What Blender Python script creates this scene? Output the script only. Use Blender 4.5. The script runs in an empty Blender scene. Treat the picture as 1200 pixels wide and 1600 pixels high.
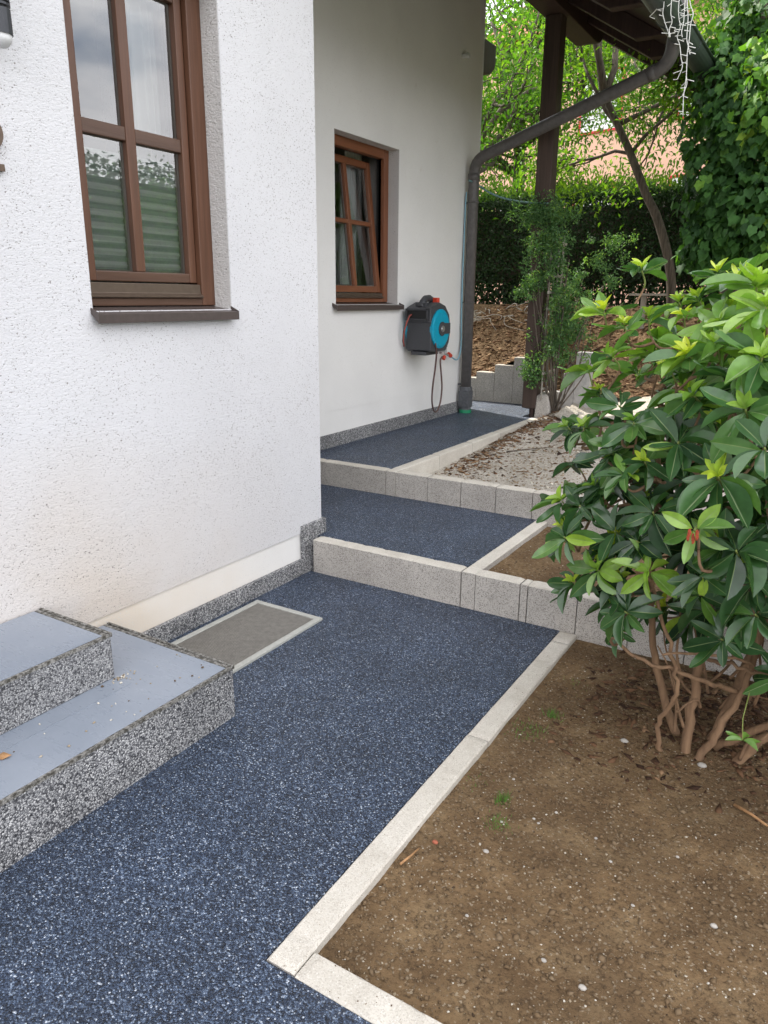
import bpy, math, random
import numpy as np
from mathutils import Vector, Matrix
random.seed(7); RNG = np.random.default_rng(11)
R = math.radians
scn = bpy.context.scene
C = scn.collection

# ------------------------------------------------------------------ camera
AX = np.array([[0.8529, -0.1529, 0.4992], [0.5220, 0.2351, -0.8199], [0.0089, 0.9596, 0.2803]])
_P = np.array([600., 800.]); _V1 = np.array([1335., 470.]); _VZ = np.array([565., 4750.])
FPX = math.sqrt(-float((_V1 - _P) @ (_VZ - _P)))
def _ray(p): return np.array([p[0] - 600., -(p[1] - 800.), -FPX])
_y = _ray(_V1); _y /= np.linalg.norm(_y)
_z = -_ray(_VZ); _z /= np.linalg.norm(_z)
AX = np.array([np.cross(_y, _z), _y, _z])
EYE = np.array([0., 0., 1.55])
def at(px, py, Y):                      # point of the place seen at a photo pixel, Y metres along the house
    d = AX @ _ray((px, py)); t = (Y - EYE[1]) / d[1]; return EYE + t * d
def atx(px, py, x):
    d = AX @ _ray((px, py)); t = (x - EYE[0]) / d[0]; return EYE + t * d
cam = bpy.data.cameras.new('camera'); co = bpy.data.objects.new('camera', cam); C.objects.link(co)
m = Matrix([[AX[i][j] for j in range(3)] + [float(EYE[i])] for i in range(3)] + [[0, 0, 0, 1]])
co.matrix_world = m
cam.sensor_fit = 'VERTICAL'; cam.sensor_height = 24.0; cam.lens = FPX / 1600 * 24.0
cam.clip_start = 0.05; cam.clip_end = 600
scn.camera = co

# ------------------------------------------------------------------ light
SUN_EL, SUN_AZ = R(47), R(156)          # azimuth measured from +x towards +y: the sun stands behind the house
w = bpy.data.worlds.new('World'); scn.world = w; w.use_nodes = True
nt = w.node_tree; nt.nodes.clear()
def wn(t, **k):
    n = nt.nodes.new(t)
    for a, b in k.items(): setattr(n, a, b)
    return n
sky = wn('ShaderNodeTexSky', sky_type='NISHITA', sun_disc=False, sun_elevation=SUN_EL, sun_rotation=math.pi / 2 - SUN_AZ)
sky.air_density = 1.0; sky.dust_density = 1.5; sky.ozone_density = 1.0
tc = wn('ShaderNodeTexCoord')
mp = wn('ShaderNodeMapping'); mp.inputs['Scale'].default_value = (1.3, 1.3, 3.2)
ns = wn('ShaderNodeTexNoise'); ns.inputs['Scale'].default_value = 2.2; ns.inputs['Detail'].default_value = 7; ns.inputs['Roughness'].default_value = .55
cr = wn('ShaderNodeValToRGB'); cr.color_ramp.elements[0].position = .28; cr.color_ramp.elements[1].position = .48
ns2 = wn('ShaderNodeTexNoise'); ns2.inputs['Scale'].default_value = 5.5; ns2.inputs['Detail'].default_value = 5
cr2 = wn('ShaderNodeValToRGB')
cr2.color_ramp.elements[0].position = .3; cr2.color_ramp.elements[0].color = (8.0, 8.0, 8.4, 1)
cr2.color_ramp.elements[1].position = .7; cr2.color_ramp.elements[1].color = (11.0, 11.0, 11.2, 1)
mx = wn('ShaderNodeMixRGB'); bg = wn('ShaderNodeBackground'); bg.inputs[1].default_value = .105; out = wn('ShaderNodeOutputWorld')
L = nt.links.new
L(tc.outputs['Generated'], mp.inputs[0]); L(mp.outputs[0], ns.inputs[0]); L(mp.outputs[0], ns2.inputs[0])
L(ns.outputs[0], cr.inputs[0]); L(ns2.outputs[0], cr2.inputs[0])
L(cr.outputs[0], mx.inputs[0]); L(sky.outputs[0], mx.inputs[1]); L(cr2.outputs[0], mx.inputs[2])
L(mx.outputs[0], bg.inputs[0]); L(bg.outputs[0], out.inputs[0])
sl = bpy.data.lights.new('sun', 'SUN'); sl.energy = 2.9; sl.angle = R(1.5); sl.color = (1, .94, .84)
so = bpy.data.objects.new('sun', sl); C.objects.link(so)
sd = Vector((math.cos(SUN_EL) * math.cos(SUN_AZ), math.cos(SUN_EL) * math.sin(SUN_AZ), math.sin(SUN_EL)))
so.rotation_euler = sd.to_track_quat('Z', 'Y').to_euler()
vs = scn.view_settings; vs.view_transform = 'Standard'; vs.look = 'None'; vs.exposure = 1.52; vs.gamma = 1; vs.use_curve_mapping = False
scn.cycles.max_bounces = 8; scn.cycles.transparent_max_bounces = 16

# ------------------------------------------------------------------ materials
class Mt:
    def __init__(s, name, rough=.7, spec=.4, metal=0.):
        s.m = bpy.data.materials.new(name); s.m.use_nodes = True; s.t = s.m.node_tree; s.N = s.t.nodes; s.N.clear()
        s.out = s.n('ShaderNodeOutputMaterial'); s.b = s.n('ShaderNodeBsdfPrincipled')
        s.l(s.b.outputs[0], s.out.inputs[0])
        s.b.inputs['Roughness'].default_value = rough; s.b.inputs['Specular IOR Level'].default_value = spec; s.b.inputs['Metallic'].default_value = metal
        s.pos = s.n('ShaderNodeNewGeometry').outputs['Position']
    def n(s, t): return s.N.new(t)
    def l(s, a, b): s.t.links.new(a, b)
    def map(s, sc=(1, 1, 1), rot=(0, 0, 0)):
        n = s.n('ShaderNodeMapping'); n.inputs['Scale'].default_value = sc; n.inputs['Rotation'].default_value = rot; s.l(s.pos, n.inputs[0]); return n.outputs[0]
    def noise(s, scale, detail=3, rough=.5, vec=None, dist=0):
        n = s.n('ShaderNodeTexNoise'); n.inputs['Scale'].default_value = scale; n.inputs['Detail'].default_value = detail
        n.inputs['Roughness'].default_value = rough; n.inputs['Distortion'].default_value = dist; s.l(vec or s.pos, n.inputs[0]); return n.outputs[0]
    def vor(s, scale, vec=None, out='Color', feat='F1'):
        n = s.n('ShaderNodeTexVoronoi'); n.feature = feat; n.inputs['Scale'].default_value = scale; s.l(vec or s.pos, n.inputs[0]); return n.outputs[out]
    def sep(s, c, ch=0):
        n = s.n('ShaderNodeSeparateColor'); s.l(c, n.inputs[0]); return n.outputs[ch]
    def ramp(s, f, stops, interp='LINEAR'):
        n = s.n('ShaderNodeValToRGB'); e = n.color_ramp.elements; n.color_ramp.interpolation = interp
        while len(e) < len(stops): e.new(.5)
        for i, (p, c) in enumerate(stops):
            e[i].position = p; e[i].color = (c if hasattr(c, '__len__') else (c, c, c)) + ((1,) if hasattr(c, '__len__') else (1,)) if not hasattr(c, '__len__') else tuple(c) + (1,)
        s.l(f, n.inputs[0]); return n.outputs[0]
    def mix(s, f, a, b, mode='MIX'):
        n = s.n('ShaderNodeMixRGB'); n.blend_type = mode
        for i, v in ((0, f), (1, a), (2, b)):
            if hasattr(v, 'links'): s.l(v, n.inputs[i])
            else: n.inputs[i].default_value = v if i == 0 else tuple(v) + (1,)
        return n.outputs[0]
    def math(s, op, a, b=0.):
        n = s.n('ShaderNodeMath'); n.operation = op
        for i, v in ((0, a), (1, b)):
            if hasattr(v, 'links'): s.l(v, n.inputs[i])
            else: n.inputs[i].default_value = v
        return n.outputs[0]
    def attr(s, nm):
        n = s.n('ShaderNodeAttribute'); n.attribute_name = nm; return n.outputs['Fac']
    def col(s, c):
        if hasattr(c, 'links'): s.l(c, s.b.inputs['Base Color'])
        else: s.b.inputs['Base Color'].default_value = tuple(c) + (1,)
        return s
    def rough(s, r): s.l(r, s.b.inputs['Roughness']); return s
    def bump(s, h, strength=.5, dist=.01, prev=None):
        n = s.n('ShaderNodeBump'); n.inputs['Strength'].default_value = strength; n.inputs['Distance'].default_value = dist
        s.l(h, n.inputs['Height'])
        if prev: s.l(prev, n.inputs['Normal'])
        s.l(n.outputs[0], s.b.inputs['Normal']); return n.outputs[0]

M = {}
def carpet(name, stops, scale, bright=.0, rough=.38, spec=.5):   # resin-bound stone chips
    t = Mt(name, rough, spec)
    v = t.map((1, 1, 1), (0, 0, 0))
    w1 = t.n('ShaderNodeVectorMath'); w1.operation = 'ADD'
    nz = t.n('ShaderNodeTexNoise'); nz.inputs['Scale'].default_value = scale * .9; t.l(t.pos, nz.inputs[0])
    sc = t.n('ShaderNodeVectorMath'); sc.operation = 'SCALE'; sc.inputs['Scale'].default_value = .9 / scale
    t.l(nz.outputs['Color'], sc.inputs[0]); t.l(t.pos, w1.inputs[0]); t.l(sc.outputs[0], w1.inputs[1])
    vv = w1.outputs[0]
    c = t.vor(scale, vv, 'Color'); d = t.vor(scale, vv, 'Distance')
    base = t.ramp(t.sep(c, 0), stops)
    big = t.noise(3.0, 4, .6)
    f = t.ramp(big, [(.35, (.82, .82, .82)), (.65, (1.12, 1.12, 1.12))])
    gaps = t.ramp(d, [(.35, (1, 1, 1)), (.8, (.38, .38, .4))])
    t.col(t.mix(1., t.mix(1., base, f, 'MULTIPLY'), gaps, 'MULTIPLY'))
    h = t.math('ADD', t.math('MULTIPLY', d, -1.), t.math('MULTIPLY', t.sep(c, 1), .7))
    t.bump(h, .9, .9 / scale)
    t.rough(t.ramp(t.sep(c, 2), [(0, (.22,) * 3), (1, (.6,) * 3)]))
    return t.m
M['carpet'] = carpet('dark blue stone carpet', [(0, (.008, .012, .023)), (.3, (.022, .036, .068)), (.6, (.053, .080, .138)), (.84, (.115, .162, .25)), (.955, (.27, .34, .45)), (1, (.62, .68, .76))], 235)
M['skirt'] = carpet('grey stone carpet', [(0, (.05, .05, .055)), (.25, (.17, .17, .178)), (.6, (.38, .38, .385)), (.88, (.58, .575, .57)), (1, (.85, .84, .82))], 190)

def stucco(name, base, pit, amp, scale=1., warm=True):
    t = Mt(name, .9, .2)
    v1 = t.map((1.0, .75, 1.35))
    n1 = t.noise(165 * scale, 2.5, .55, v1, .4)
    n2 = t.noise(85 * scale, 3, .6, v1)
    big = t.noise(1.7, 4, .6)
    pm = t.ramp(n1, [(.32, (1, 1, 1)), (.38, (0, 0, 0))])
    area = t.ramp(t.noise(2.6, 3, .5), [(.35, (.35,) * 3), (.6, (1,) * 3)])
    pf = t.mix(1., pm, area, 'MULTIPLY')
    c = t.ramp(big, [(.3, tuple(b * .93 for b in base)), (.7, base)])
    if warm:
        # damp, dirty zone low on the wall
        sx = t.n('ShaderNodeSeparateXYZ'); t.l(t.pos, sx.inputs[0])
        low = t.math('SUBTRACT', 1.15, sx.outputs['Z'])
        lowc = t.math('MULTIPLY', low, t.noise(1.9, 3, .5)); ym = t.math('SUBTRACT', 1., t.math('MULTIPLY', t.math('ABSOLUTE', t.math('SUBTRACT', sx.outputs['Y'], 1.2)), .52)); ym = t.math('ADD', t.math('MAXIMUM', ym, 0.), .12); low2 = t.ramp(t.math('MULTIPLY', lowc, ym), [(.04, (0, 0, 0)), (.40, (.9,) * 3)])
        c = t.mix(low2, c, (base[0] * .90, base[1] * .80, base[2] * .68))
        blot = t.ramp(t.noise(6, 5, .7), [(.66, (0, 0, 0)), (.78, (.28,) * 3)])
        c = t.mix(blot, c, (.5, .42, .34))
        dz = t.ramp(t.noise(38, 4, .75), [(.70, (0, 0, 0)), (.76, (.5,) * 3)]); c = t.mix(t.mix(1., dz, low2, 'MULTIPLY'), c, (.30, .22, .15))
    t.col(t.mix(pf, c, pit))
    h = t.math('ADD', t.math('MULTIPLY', n1, 1.), t.math('MULTIPLY', n2, .8))
    t.bump(h, amp, .006)
    return t.m
M['stucco'] = stucco('rough cast plaster', (.70, .695, .712), (.20, .175, .16), .5)
M['reveal'] = stucco('grey rough cast plaster', (.62, .60, .585), (.3, .28, .26), 1., .6, False)
M['smooth'] = stucco('fine white plaster', (.83, .818, .80), (.70, .68, .66), .16, .8)
M['room'] = Mt('room wall', .9).col((.30, .28, .26)).m

def concrete(name, a, b, dark, spk=.35):
    t = Mt(name, .85, .25)
    n = t.noise(5, 5, .65)
    c = t.ramp(n, [(.3, a), (.7, b)])
    g = t.sep(t.vor(330, None, 'Color'), 0)
    c = t.mix(t.ramp(g, [(.74, (0, 0, 0)), (.86, (spk,) * 3)]), c, dark)
    c = t.mix(t.ramp(g, [(.0, (.5,) * 3), (.12, (0, 0, 0))]), c, (.75, .73, .68))
    t.col(c)
    h = t.math('ADD', t.noise(220, 3, .6), t.math('MULTIPLY', t.noise(28, 3), .6))
    t.bump(h, .5, .004); return t.m
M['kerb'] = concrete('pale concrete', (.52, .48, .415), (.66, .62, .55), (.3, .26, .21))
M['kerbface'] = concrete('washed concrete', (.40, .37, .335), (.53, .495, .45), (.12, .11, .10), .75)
M['palisade'] = concrete('grey granite concrete', (.27, .265, .25), (.36, .35, .33), (.08, .08, .08), .7)

def soil(name, cols, chip, chipamt=.93, h=.02, dark=(.03, .02, .014)):
    t = Mt(name, .95, .15)
    n = t.noise(6, 8, .7); c = t.ramp(n, [(.25, cols[0]), (.5, cols[1]), (.75, cols[2])])
    f = t.noise(60, 6, .75)
    c = t.mix(t.ramp(f, [(.35, (.7,) * 3), (.5, (0, 0, 0))]), c, dark)
    v = t.vor(170, None, 'Color')
    c = t.mix(t.ramp(t.sep(v, 0), [(chipamt, (0, 0, 0)), (chipamt + .02, (.85,) * 3)]), c, chip)
    if name == 'brown garden soil':
        c = t.mix(t.ramp(t.noise(2.3, 5, .65), [(.42, (.42,) * 3), (.6, (0, 0, 0))]), c, (.085, .055, .032)); c = t.mix(t.ramp(t.noise(11, 6, .8), [(.62, (0, 0, 0)), (.72, (.4,) * 3)]), c, (.36, .27, .155))
    t.col(c)
    hh = t.math('ADD', t.math('MULTIPLY', f, 1.), t.math('MULTIPLY', t.noise(25, 4, .6), 1.4))
    t.bump(hh, .8, h); return t.m
M['soil'] = soil('brown garden soil', [(.135, .082, .042), (.235, .152, .080), (.35, .245, .135)], (.42, .34, .24), .95)
M['rubble'] = soil('pale rubble sand', [(.32, .28, .22), (.52, .475, .41), (.63, .59, .52)], (.70, .66, .6), .86, .02, (.15, .115, .08))
M['bank'] = soil('loose ochre earth and bark', [(.09, .055, .03), (.19, .12, .065), (.30, .20, .115)], (.42, .31, .19), .92, .05, (.03, .018, .01))
M['ground'] = soil('garden ground', [(.05, .06, .03), (.08, .09, .04), (.12, .11, .06)], (.2, .18, .1), .97)

def wood(name, a, b, rough=.45, axis=2, spec=.4):
    t = Mt(name, rough, spec)
    sc = [45, 45, 45]; sc[axis] = 2.2
    n = t.noise(1., 5, .6, t.map(tuple(sc)), .3)
    t.col(t.ramp(n, [(.3, a), (.7, b)]))
    t.bump(n, .25, .003); return t.m
M['frame'] = wood('brown window frame', (.092, .042, .024), (.145, .068, .040), .38)
M['frameh'] = wood('brown window rail', (.078, .041, .027), (.120, .066, .044), .38, 1)
M['orange'] = wood('orange brown window frame', (.165, .060, .028), (.235, .092, .045), .38)
M['orangeh'] = wood('orange brown window rail', (.165, .060, .028), (.235, .092, .045), .38, 1)
M['beam'] = wood('dark stained timber', (.035, .020, .016), (.062, .036, .028), .6)
M['post'] = wood('red brown post timber', (.050, .033, .026), (.088, .058, .045), .6)
M['board'] = wood('dark soffit board', (.028, .018, .015), (.055, .034, .028), .6, 0)
M['greywood'] = wood('weathered lath', (.26, .235, .2), (.4, .37, .32), .8)
M['plank'] = wood('pale plank', (.50, .36, .2), (.62, .47, .29), .7, 0)
M['trunk'] = wood('bark', (.045, .036, .028), (.16, .13, .10), .9)
M['rhodobark'] = wood('rhododendron bark', (.15, .088, .05), (.30, .185, .105), .85)
M['gtwig'] = Mt('green twig', .6).col((.20, .24, .06)).m
def plain(name, c, rough=.5, spec=.4, metal=0., var=0., bsc=40):
    t = Mt(name, rough, spec, metal)
    if var:
        n = t.noise(bsc, 4, .6); t.col(t.ramp(n, [(.3, tuple(x * (1 - var) for x in c)), (.7, tuple(x * (1 + var) for x in c))])); t.bump(n, .12, .003)
    else: t.col(c)
    return t.m
M['sill'] = plain('dark brown sill metal', (.075, .058, .053), .38, .5, 0, .12)
M['alu'] = plain('bronze rail', (.13, .095, .07), .35, .5, .5, .1)
M['rubber'] = plain('black seal', (.012, .012, .012), .6)
M['spacer'] = plain('pale pane spacer', (.42, .39, .36), .4)
M['pipe'] = plain('dark brown grey pipe', (.11, .102, .10), .42, .4, 0, .2, 25)
M['pipefoot'] = plain('grey cast pipe foot', (.11, .115, .125), .5, .4, .2, .25)
M['gutter'] = plain('dark green grey gutter', (.070, .085, .082), .4, .5, .2, .15, 12)
M['green'] = plain('green tape', (.02, .25, .12), .4)
M['zinc'] = plain('pale steel', (.5, .5, .5), .35, .5, .8, .1)
M['gratef'] = plain('pale grey painted steel', (.42, .42, .385), .45, .4, 0, .08)
M['grate'] = plain('steel foot grating', (.27, .255, .23), .45, .5, .3, .15)
M['pit'] = plain('grating pit shade', (.02, .02, .02), .9)
M['char'] = plain('charcoal plastic', (.05, .052, .058), .5, .45, 0, .15, 90)
M['black'] = plain('black plastic', (.010, .010, .011), .5)
M['blue'] = plain('turquoise plastic', (.0, .30, .45), .35, .5, 0, .05)
M['red'] = plain('orange red plastic', (.62, .06, .03), .4)
M['hose'] = plain('brown hose', (.13, .075, .065), .5, .4)
M['hosered'] = plain('red hose stripe', (.45, .09, .07), .5, .4)
M['bluehose'] = plain('pale blue hose', (.22, .42, .52), .35, .5)
M['cord'] = plain('green blue cord', (.15, .27, .27), .5)
M['frost'] = plain('frosted white dome', (.62, .62, .62), .35, .5)
M['lamp'] = plain('anthracite lamp metal', (.05, .052, .058), .4, .5, .5, .1)
M['num'] = plain('bronze house number', (.14, .10, .075), .4, .5, .6, .1)
M['purple'] = plain('dark violet glass', (.03, .015, .06), .2)
M['wire'] = plain('white light string', (.72, .72, .68), .4)
M['tile'] = plain('terracotta roof tile', (.30, .10, .05), .8, .2, 0, .3, 6)
M['pink'] = plain('salmon house plaster', (.78, .48, .36), .9, .1, 0, .05, 3)
M['white'] = plain('white paint', (.8, .8, .8), .5)
M['rubblew'] = plain('pale lime washed slab', (.42, .41, .40), .85, .2, 0, .15, 30)
M['redp'] = plain('red paint', (.6, .03, .04), .5)
M['stone'] = plain('pale pebble', (.42, .39, .35), .8, .3, 0, .2)
M['brick'] = plain('brick fragment', (.38, .12, .07), .8, .3, 0, .2)
M['dry'] = plain('dry leaf', (.34, .19, .09), .7, .2, 0, .3, 60)
M['flower'] = plain('withered flower', (.35, .07, .035), .7, .2, 0, .4, 80)
t = Mt('blue grey coated tread', .32, .5)
v = t.noise(2.2, 3, .5); t.col(t.ramp(v, [(.3, (.20, .23, .28)), (.7, (.265, .295, .345))]))
v2 = t.noise(9, 7, .75, t.map((1, 3, 1))); t.rough(t.ramp(v2, [(.35, (.18,) * 3), (.7, (.55,) * 3)]))
sm = t.ramp(t.noise(24, 6, .8, t.map((2.2, .6, 1))), [(.60, (0, 0, 0)), (.75, (.16,) * 3)]); t.col(t.mix(sm, t.ramp(v, [(.3, (.20, .23, .28)), (.7, (.265, .295, .345))]), (.40, .40, .40))); t.bump(t.noise(3, 3), .12, .01); M['tread'] = t.m
t = Mt('worn tread edge', .7, .3)
v = t.noise(70, 5, .8, t.map((1, 1, 1))); t.col(t.ramp(v, [(.42, (.30, .29, .27)), (.55, (.06, .055, .045))])); M['edge'] = t.m
# pleated blind
t = Mt('mint pleated blind', .8, .2)
wv = t.n('ShaderNodeTexWave'); wv.bands_direction = 'Z'; wv.inputs['Scale'].default_value = 6.3; t.l(t.pos, wv.inputs[0])
t.col(t.ramp(wv.outputs[0], [(.35, (.56, .64, .59)), (.6, (.92, .95, .92))])); M['blind'] = t.m
t = Mt('sheer curtain', .9, .1); t.col((.82, .84, .83)); M['curtain'] = t.m
# glass: a pane that reflects the sky and lets the room show
g = bpy.data.materials.new('window glass'); g.use_nodes = True; gt = g.node_tree; gt.nodes.clear()
o_ = gt.nodes.new('ShaderNodeOutputMaterial'); ms = gt.nodes.new('ShaderNodeMixShader'); tr = gt.nodes.new('ShaderNodeBsdfTransparent'); gl = gt.nodes.new('ShaderNodeBsdfGlossy'); fr = gt.nodes.new('ShaderNodeFresnel')
tr.inputs[0].default_value = (.97, .985, .975, 1); gl.inputs['Roughness'].default_value = .01; fr.inputs[0].default_value = 2.75
gt.links.new(fr.outputs[0], ms.inputs[0]); gt.links.new(tr.outputs[0], ms.inputs[1]); gt.links.new(gl.outputs[0], ms.inputs[2]); gt.links.new(ms.outputs[0], o_.inputs[0])
M['glass'] = g

def leafmat(name, stops, rough=.4, spec=.5, trans=.35, rib=None, tint=(1.5, 1.7, .5)):
    t = Mt(name, rough, spec)
    c = t.ramp(t.attr('v'), stops)
    n = t.noise(30, 3); c = t.mix(1., c, t.ramp(n, [(.3, (.8,) * 3), (.7, (1.15,) * 3)]), 'MULTIPLY')
    if rib: c = t.mix(t.math('MULTIPLY', t.attr('m'), .75), c, rib)
    t.col(c)
    tl = t.n('ShaderNodeBsdfTranslucent'); cc = t.mix(1., c, tint, 'MULTIPLY'); t.l(cc, tl.inputs[0])
    mxs = t.n('ShaderNodeMixShader'); mxs.inputs[0].default_value = trans
    t.l(t.b.outputs[0], mxs.inputs[1]); t.l(tl.outputs[0], mxs.inputs[2]); t.l(mxs.outputs[0], t.out.inputs[0])
    return t.m
M['rhodo'] = leafmat('rhododendron leaf', [(0, (.018, .05, .02)), (.4, (.055, .14, .042)), (.7, (.16, .31, .055)), (.9, (.32, .48, .06)), (1, (.60, .66, .06))], .27, .75, .25, (.22, .30, .10))
M['treeleaf'] = leafmat('ash tree leaf', [(0, (.035, .10, .018)), (.5, (.085, .19, .025)), (1, (.20, .32, .04))], .55, .2, .45)
M['darkleaf'] = leafmat('dark tree leaf', [(0, (.03, .08, .02)), (.6, (.07, .16, .028)), (1, (.14, .26, .04))], .6, .2, .4)
M['hedge'] = leafmat('hedge leaf', [(0, (.012, .03, .011)), (.6, (.028, .066, .018)), (1, (.09, .20, .025))], .5, .35, .25)
M['ivy'] = leafmat('ivy leaf', [(0, (.03, .075, .028)), (.5, (.06, .15, .04)), (.8, (.13, .27, .045)), (1, (.27, .38, .05))], .6, .22, .35)
M['climb'] = leafmat('climber leaf', [(0, (.06, .13, .05)), (.6, (.12, .24, .09)), (1, (.26, .40, .09))], .5, .35, .35)
M['grass'] = leafmat('grass blade', [(0, (.05, .13, .02)), (1, (.12, .25, .04))], .5, .3, .3)
t = Mt('gravel grains', .85, .3); t.col(t.ramp(t.attr('v'), [(0, (.05, .03, .016)), (.35, (.15, .098, .052)), (.6, (.2, .145, .09)), (.85, (.36, .29, .2)), (1, (.62, .58, .5))])); M['grain'] = t.m
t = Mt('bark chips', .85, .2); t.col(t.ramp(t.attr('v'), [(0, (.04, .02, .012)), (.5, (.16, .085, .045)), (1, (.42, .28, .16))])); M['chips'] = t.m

# ------------------------------------------------------------------ mesh helpers
ORG = {}
def tag(o, label=None, cat=None, group=None, kind=None):
    if label: o['label'] = label
    if cat: o['category'] = cat
    if group: o['group'] = group
    if kind: o['kind'] = kind
    return o
def empty(name, loc, label, cat, group=None):
    o = bpy.data.objects.new(name, None); C.objects.link(o); o.location = tuple(loc); o.empty_display_size = .1
    ORG[o.name] = np.array(loc, float); return tag(o, label, cat, group)
def link(name, me, parent, org):
    o = bpy.data.objects.new(name, me); C.objects.link(o)
    if parent: o.parent = parent; ORG[o.name] = ORG[parent.name]
    else: o.location = tuple(org); ORG[o.name] = np.array(org, float)
    return o
class MB:
    def __init__(s): s.v = []; s.f = []; s.mi = []; s.cm = 0; s.fv = []
    def add(s, vs, fs, v=0.5):
        b = len(s.v); s.v += [tuple(p) for p in vs]; s.f += [tuple(b + i for i in f) for f in fs]; s.mi += [s.cm] * len(fs); s.fv += [v] * len(fs); return s
    def box(s, x0, x1, y0, y1, z0, z1, v=.5):
        return s.add([(x0, y0, z0), (x1, y0, z0), (x1, y1, z0), (x0, y1, z0), (x0, y0, z1), (x1, y0, z1), (x1, y1, z1), (x0, y1, z1)],
                     [(0, 3, 2, 1), (4, 5, 6, 7), (0, 1, 5, 4), (1, 2, 6, 5), (2, 3, 7, 6), (3, 0, 4, 7)], v)
    def hexa(s, p, v=.5):    # 8 points: bottom loop, top loop
        return s.add(p, [(0, 3, 2, 1), (4, 5, 6, 7), (0, 1, 5, 4), (1, 2, 6, 5), (2, 3, 7, 6), (3, 0, 4, 7)], v)
    def bar(s, a, b, w, h, up=(0, 0, 1)):
        a = Vector(a); b = Vector(b); d = (b - a).normalized(); sd_ = d.cross(Vector(up)).normalized(); u = sd_.cross(d)
        p = []
        for q in (a, b): p.append([q - sd_ * w / 2 - u * h / 2, q + sd_ * w / 2 - u * h / 2, q + sd_ * w / 2 + u * h / 2, q - sd_ * w / 2 + u * h / 2])
        vs_ = p[0] + p[1]
        return s.add(vs_, [(0, 1, 2, 3), (7, 6, 5, 4), (0, 4, 5, 1), (1, 5, 6, 2), (2, 6, 7, 3), (3, 7, 4, 0)])
    def prism(s, poly, axis, a, b):   # poly in the two other axes, extruded from a to b
        n = len(poly)
        def P(u, w_, t):
            return {0: (t, u, w_), 1: (u, t, w_), 2: (u, w_, t)}[axis]
        vs_ = [P(u, w_, a) for u, w_ in poly] + [P(u, w_, b) for u, w_ in poly]
        return s.add(vs_, [tuple(range(n)), tuple(range(2 * n - 1, n - 1, -1))] + [(i, i + n, (i + 1) % n + n, (i + 1) % n) for i in range(n)])
    def tube(s, pts, rad, n=8, v=.5, cap=True):
        P = [Vector(p) for p in pts]
        if not hasattr(rad, '__len__'): rad = [rad] * len(P)
        if len(rad) != len(P): rad = list(np.interp(np.linspace(0, 1, len(P)), np.linspace(0, 1, len(rad)), rad))
        up = None; vs_ = []; fs = []
        for i, p in enumerate(P):
            d = (P[min(i + 1, len(P) - 1)] - P[max(i - 1, 0)])
            d = d.normalized() if d.length > 1e-9 else Vector((0, 0, 1))
            if up is None:
                up = d.orthogonal().normalized()
            else:
                up = (up - d * up.dot(d)); up = up.normalized() if up.length > 1e-6 else d.orthogonal().normalized()
            sd_ = d.cross(up)
            for k in range(n):
                a = 2 * math.pi * k / n; vs_.append(p + (up * math.cos(a) + sd_ * math.sin(a)) * rad[i])
        for i in range(len(P) - 1):
            for k in range(n): fs.append((i * n + k, i * n + (k + 1) % n, (i + 1) * n + (k + 1) % n, (i + 1) * n + k))
        if cap: fs += [tuple(range(n - 1, -1, -1)), tuple(range((len(P) - 1) * n, len(P) * n))]
        return s.add(vs_, fs, v)
    def blob(s, c, r, sub=2, amp=.15, v=.5, seed=0):
        rr = random.Random(seed); n, mm = 8, 6; vs_ = [(0, 0, -1)]; fs = []
        for j in range(1, mm):
            th = math.pi * j / mm
            for k in range(n): vs_.append((math.sin(th) * math.cos(2 * math.pi * k / n), math.sin(th) * math.sin(2 * math.pi * k / n), -math.cos(th)))
        vs_.append((0, 0, 1)); last = len(vs_) - 1
        for k in range(n): fs.append((0, 1 + (k + 1) % n, 1 + k)); fs.append((last, last - n + k, last - n + (k + 1) % n))
        for j in range(mm - 2):
            for k in range(n): a = 1 + j * n; fs.append((a + k, a + (k + 1) % n, a + n + (k + 1) % n, a + n + k))
        o = [(c[0] + x * r[0] * (q := 1 + rr.uniform(-amp, amp)), c[1] + y * r[1] * q, c[2] + z * r[2] * q) for x, y, z in vs_]
        return s.add(o, fs, v)
    def build(s, name, mats, parent=None, bevel=0, smooth=False, seg=2, sub=0):
        if not isinstance(mats, (list, tuple)): mats = [mats]
        v = np.array(s.v, float)
        if parent: org = ORG[parent.name]
        else: org = np.array([(v[:, 0].min() + v[:, 0].max()) / 2, (v[:, 1].min() + v[:, 1].max()) / 2, v[:, 2].min()])
        me = bpy.data.meshes.new(name); me.from_pydata([tuple(p) for p in (v - org)], [], s.f)
        for m_ in mats: me.materials.append(M[m_])
        me.polygons.foreach_set('material_index', s.mi)
        a = me.attributes.new('v', 'FLOAT', 'FACE'); a.data.foreach_set('value', s.fv)
        if smooth: me.polygons.foreach_set('use_smooth', [True] * len(me.polygons))
        me.update(); o = link(name, me, parent, org)
        if bevel:
            b = o.modifiers.new('bevel', 'BEVEL'); b.width = bevel; b.segments = seg; b.limit_method = 'ANGLE'; b.angle_limit = R(40)
            b.harden_normals = False
        if sub:
            b = o.modifiers.new('sub', 'SUBSURF'); b.levels = sub; b.render_levels = sub
        return o
def unit(a): return a / np.maximum(np.linalg.norm(a, axis=-1, keepdims=True), 1e-9)
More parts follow.
